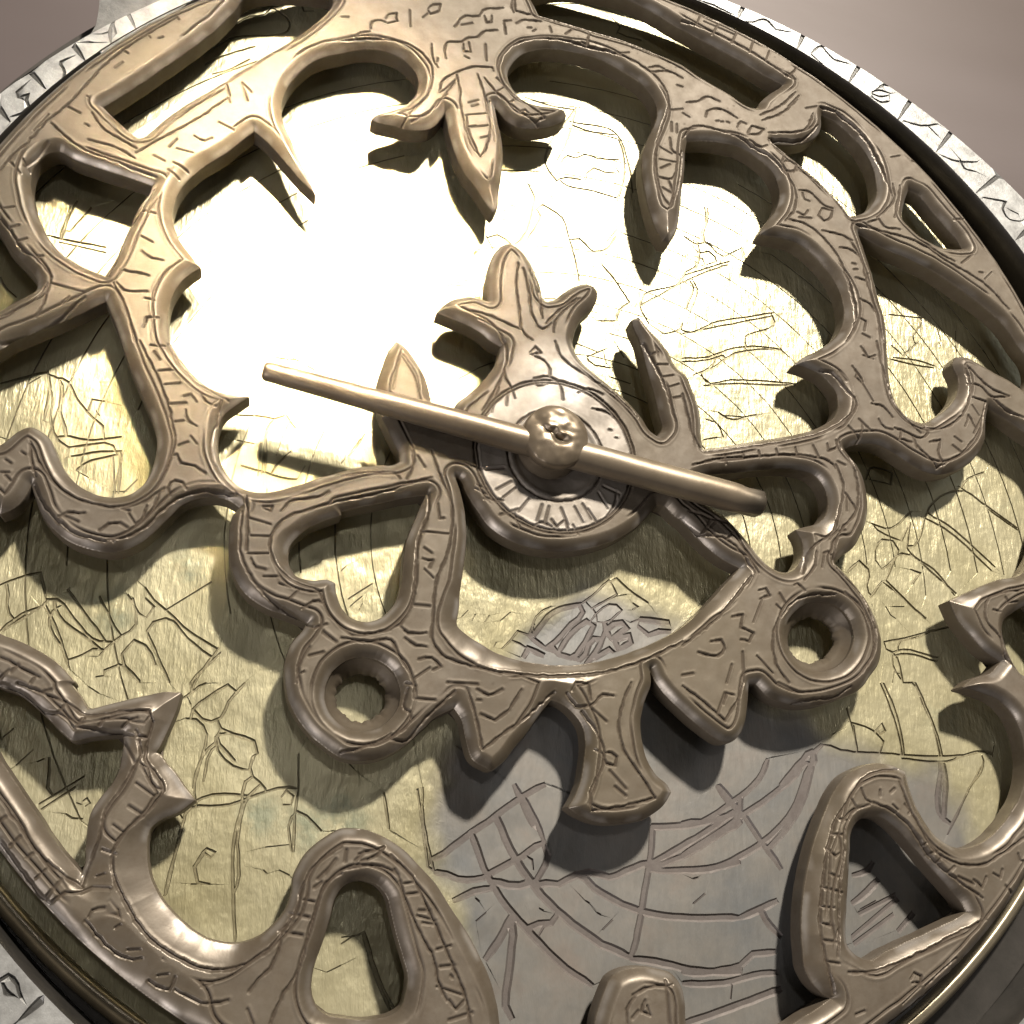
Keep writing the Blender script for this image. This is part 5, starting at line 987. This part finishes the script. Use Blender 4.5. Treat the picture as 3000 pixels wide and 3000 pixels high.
# countersunk collars inside the two eyelets: ragged lip at the lower end
for (po, hc), seed in zip(EYES, (81, 82)):
    c0 = hc.mean(0)
    r0 = np.hypot(*(hc - c0).T).mean()
    n_ = 96
    a_ = np.linspace(0, 2 * np.pi, n_, endpoint=False)
    hx = np.interp(a_, np.sort(np.mod(np.arctan2(*(hc - c0).T[::-1]), 2 * np.pi)), np.hypot(*(hc - c0).T)[np.argsort(np.mod(np.arctan2(*(hc - c0).T[::-1]), 2 * np.pi))], period=2 * np.pi)
    rag = 4 * vnoise(np.cos(a_) * 300, np.sin(a_) * 300, 40, seed) + 3 * vnoise(np.cos(a_) * 300, np.sin(a_) * 300, 12, seed + 5)
    rows = []
    for fr, zz in ((1.0, -31), (0.93, -45), (0.80, -62), (0.66, -76), (0.655, -88), (1.02, -90)):
        rr_ = hx * fr + (rag if 0.6 < fr < 0.7 else 0)
        rows.append(np.c_[c0[0] + rr_ * np.cos(a_), c0[1] + rr_ * np.sin(a_), np.full(n_, zz)])
    j = np.arange(n_)
    fs = np.vstack([np.c_[i * n_ + j, i * n_ + (j + 1) % n_, (i + 1) * n_ + (j + 1) % n_, (i + 1) * n_ + j] for i in range(5)])
    make_obj('collar', np.vstack(rows), fs, M_BRONZE, po, {'grime': np.zeros(6 * n_), 'wear': np.zeros(6 * n_), 'polish': np.full(6 * n_, 0.6)})
# underside
coarse = [c[::4] for c in contours]
P_, E_ = [], []
for c in coarse:
    o = len(P_)
    P_ += [Vector(p) for p in c.tolist()]
    E_ += [(o + i, o + (i + 1) % len(c)) for i in range(len(c))]
v2, e2, f2, *_ = delaunay_2d_cdt(P_, E_, [], 0, 1e-4)
v2 = np.array([tuple(a) for a in v2])
f2 = np.array([tuple(a) for a in f2])
cen = v2[f2].mean(1)
ci = np.clip(np.rint((cen - X0) / CELL).astype(int), 0, nx - 1)
f2 = f2[inside[ci[:, 1], ci[:, 0]]]
make_obj('underside', np.c_[v2, np.full(len(v2), Z_RETE_BOTTOM)], f2[:, ::-1].copy(), M_BRONZE, rete, {'grime': np.zeros(len(v2)), 'wear': np.zeros(len(v2))}, smooth=False)

# ------------------------------------------------------------------ pivot pin with its cross rod
pin = empty('pivot_pin', 'stout bronze pin with a battered domed head standing in the middle of the hub', 'pin', (0, 0, 0))
PX, PY = PIN
lathe('shank', [(86, 60), (92, 50), (92, 20), (98, 6), (100, -4), (100, -100)], PX, PY, M_PIN, pin, n=72, wob=1.5, seed=9)
nr, na = 26, 80
hv, hf = [], []
for i in range(nr + 1):
    rr_ = 101 * i / nr
    for j in range(na):
        a = 2 * math.pi * j / na
        x, y = rr_ * math.cos(a), rr_ * math.sin(a)
        zz = 112 - 30 * (rr_ / 101) ** 3.2 - (14 if i == nr else 0)
        hv.append((PX + x, PY + y, zz))
hv = np.array(hv)
dx, dy = hv[:, 0] - PX, hv[:, 1] - PY
hv[:, 2] += 5 * vnoise(hv[:, 0], hv[:, 1], 42, 61) + 2 * vnoise(hv[:, 0], hv[:, 1], 16, 62)
# struck dent: a short ragged gash with raised lips and flattened hammer marks round it
gx_, gy_ = dx + 8, dy + 4
gl = gx_ * 0.88 - gy_ * 0.47
gw = gx_ * 0.47 + gy_ * 0.88 + 5 * vnoise(hv[:, 0], hv[:, 1], 18, 63)
hv[:, 2] -= 13 * np.exp(-((gl / 40) ** 4) - (gw / 8.5) ** 2)
hv[:, 2] += 4 * np.exp(-((gl / 42) ** 4) - ((gw - 15) / 8) ** 2)
hv[:, 2] -= 9 * np.exp(-(((dx - 6) / 26) ** 2 + ((dy + 22) / 13) ** 2))
for (hx_, hy_) in ((-52, 38), (46, 44), (58, -22), (-30, -58), (12, 66)):
    hv[:, 2] -= 4.5 * np.clip(1 - np.hypot(dx - hx_, dy - hy_) / 34, 0, 1)
for i in range(nr):
    for j in range(na):
        a, b = i * na + j, i * na + (j + 1) % na
        hf.append((a, a + na, b + na, b))
ring = hv[nr * na:].copy()
low = ring.copy(); low[:, 2] = 48
low[:, 0] = PX + (low[:, 0] - PX) * 0.95; low[:, 1] = PY + (low[:, 1] - PY) * 0.95
o_ = len(hv)
hv = np.r_[hv, low]
for j in range(na):
    a, b = nr * na + j, nr * na + (j + 1) % na
    hf.append((a, o_ + j, o_ + (j + 1) % na, b))
make_obj('head', hv, np.array(hf), M_PIN, pin, {'grime': np.zeros(len(hv))})

rod = empty('cross_rod', 'tapered bronze rod pushed through the pin, lying across the hub from glare to heart opening', 'rod', (0, 0, 0))
A3 = np.array([*ROD_A, 48.0]); B3 = np.array([*ROD_B, 48.0])
D = B3 - A3
LR = np.linalg.norm(D)
D /= LR
S1 = np.cross(D, (0, 0, 1)); S1 /= np.linalg.norm(S1)
S2 = np.cross(S1, D)
ns, nc = 90, 40
rv, rf = [], []
prof = [(0.0, 0.02), (0.0, 0.7), (0.003, 0.92), (0.008, 1.0)] + [(0.008 + 0.984 * i / ns, 1.0) for i in range(1, ns)] + [(0.992, 1.0), (0.997, 0.9), (1.0, 0.7), (0.998, 0.4), (0.992, 0.02)]
for i, (tt, kf_) in enumerate(prof):
    r0 = 28 + 18 * min(1, tt / 0.6)
    if tt > 0.93:
        r0 *= 1 - 0.12 * (tt - 0.93) / 0.07
    for j in range(nc):
        a = 2 * math.pi * j / nc
        w = 1 + 0.020 * float(vnoise(np.array([tt * 900.]), np.array([math.cos(a) * 60 + 90]), 60, 71)[0])
        if tt > 0.95:
            w *= 1 + 0.14 * float(vnoise(np.array([math.sin(a) * 60 + 70]), np.array([math.cos(a) * 60 + tt * 400]), 22, 72)[0])
        p = A3 + D * (tt * LR) + (S1 * math.cos(a) + S2 * math.sin(a)) * r0 * kf_ * w
        rv.append(p)
for i in range(len(prof) - 1):
    for j in range(nc):
        a, b = i * nc + j, i * nc + (j + 1) % nc
        rf.append((a, b, b + nc, a + nc))
rv = np.array(rv)
make_obj('shaft', rv, np.array(rf), M_PIN, rod, {'grime': np.clip(((rv - A3) @ D / LR - 0.93) * 14, 0, 0.7)})
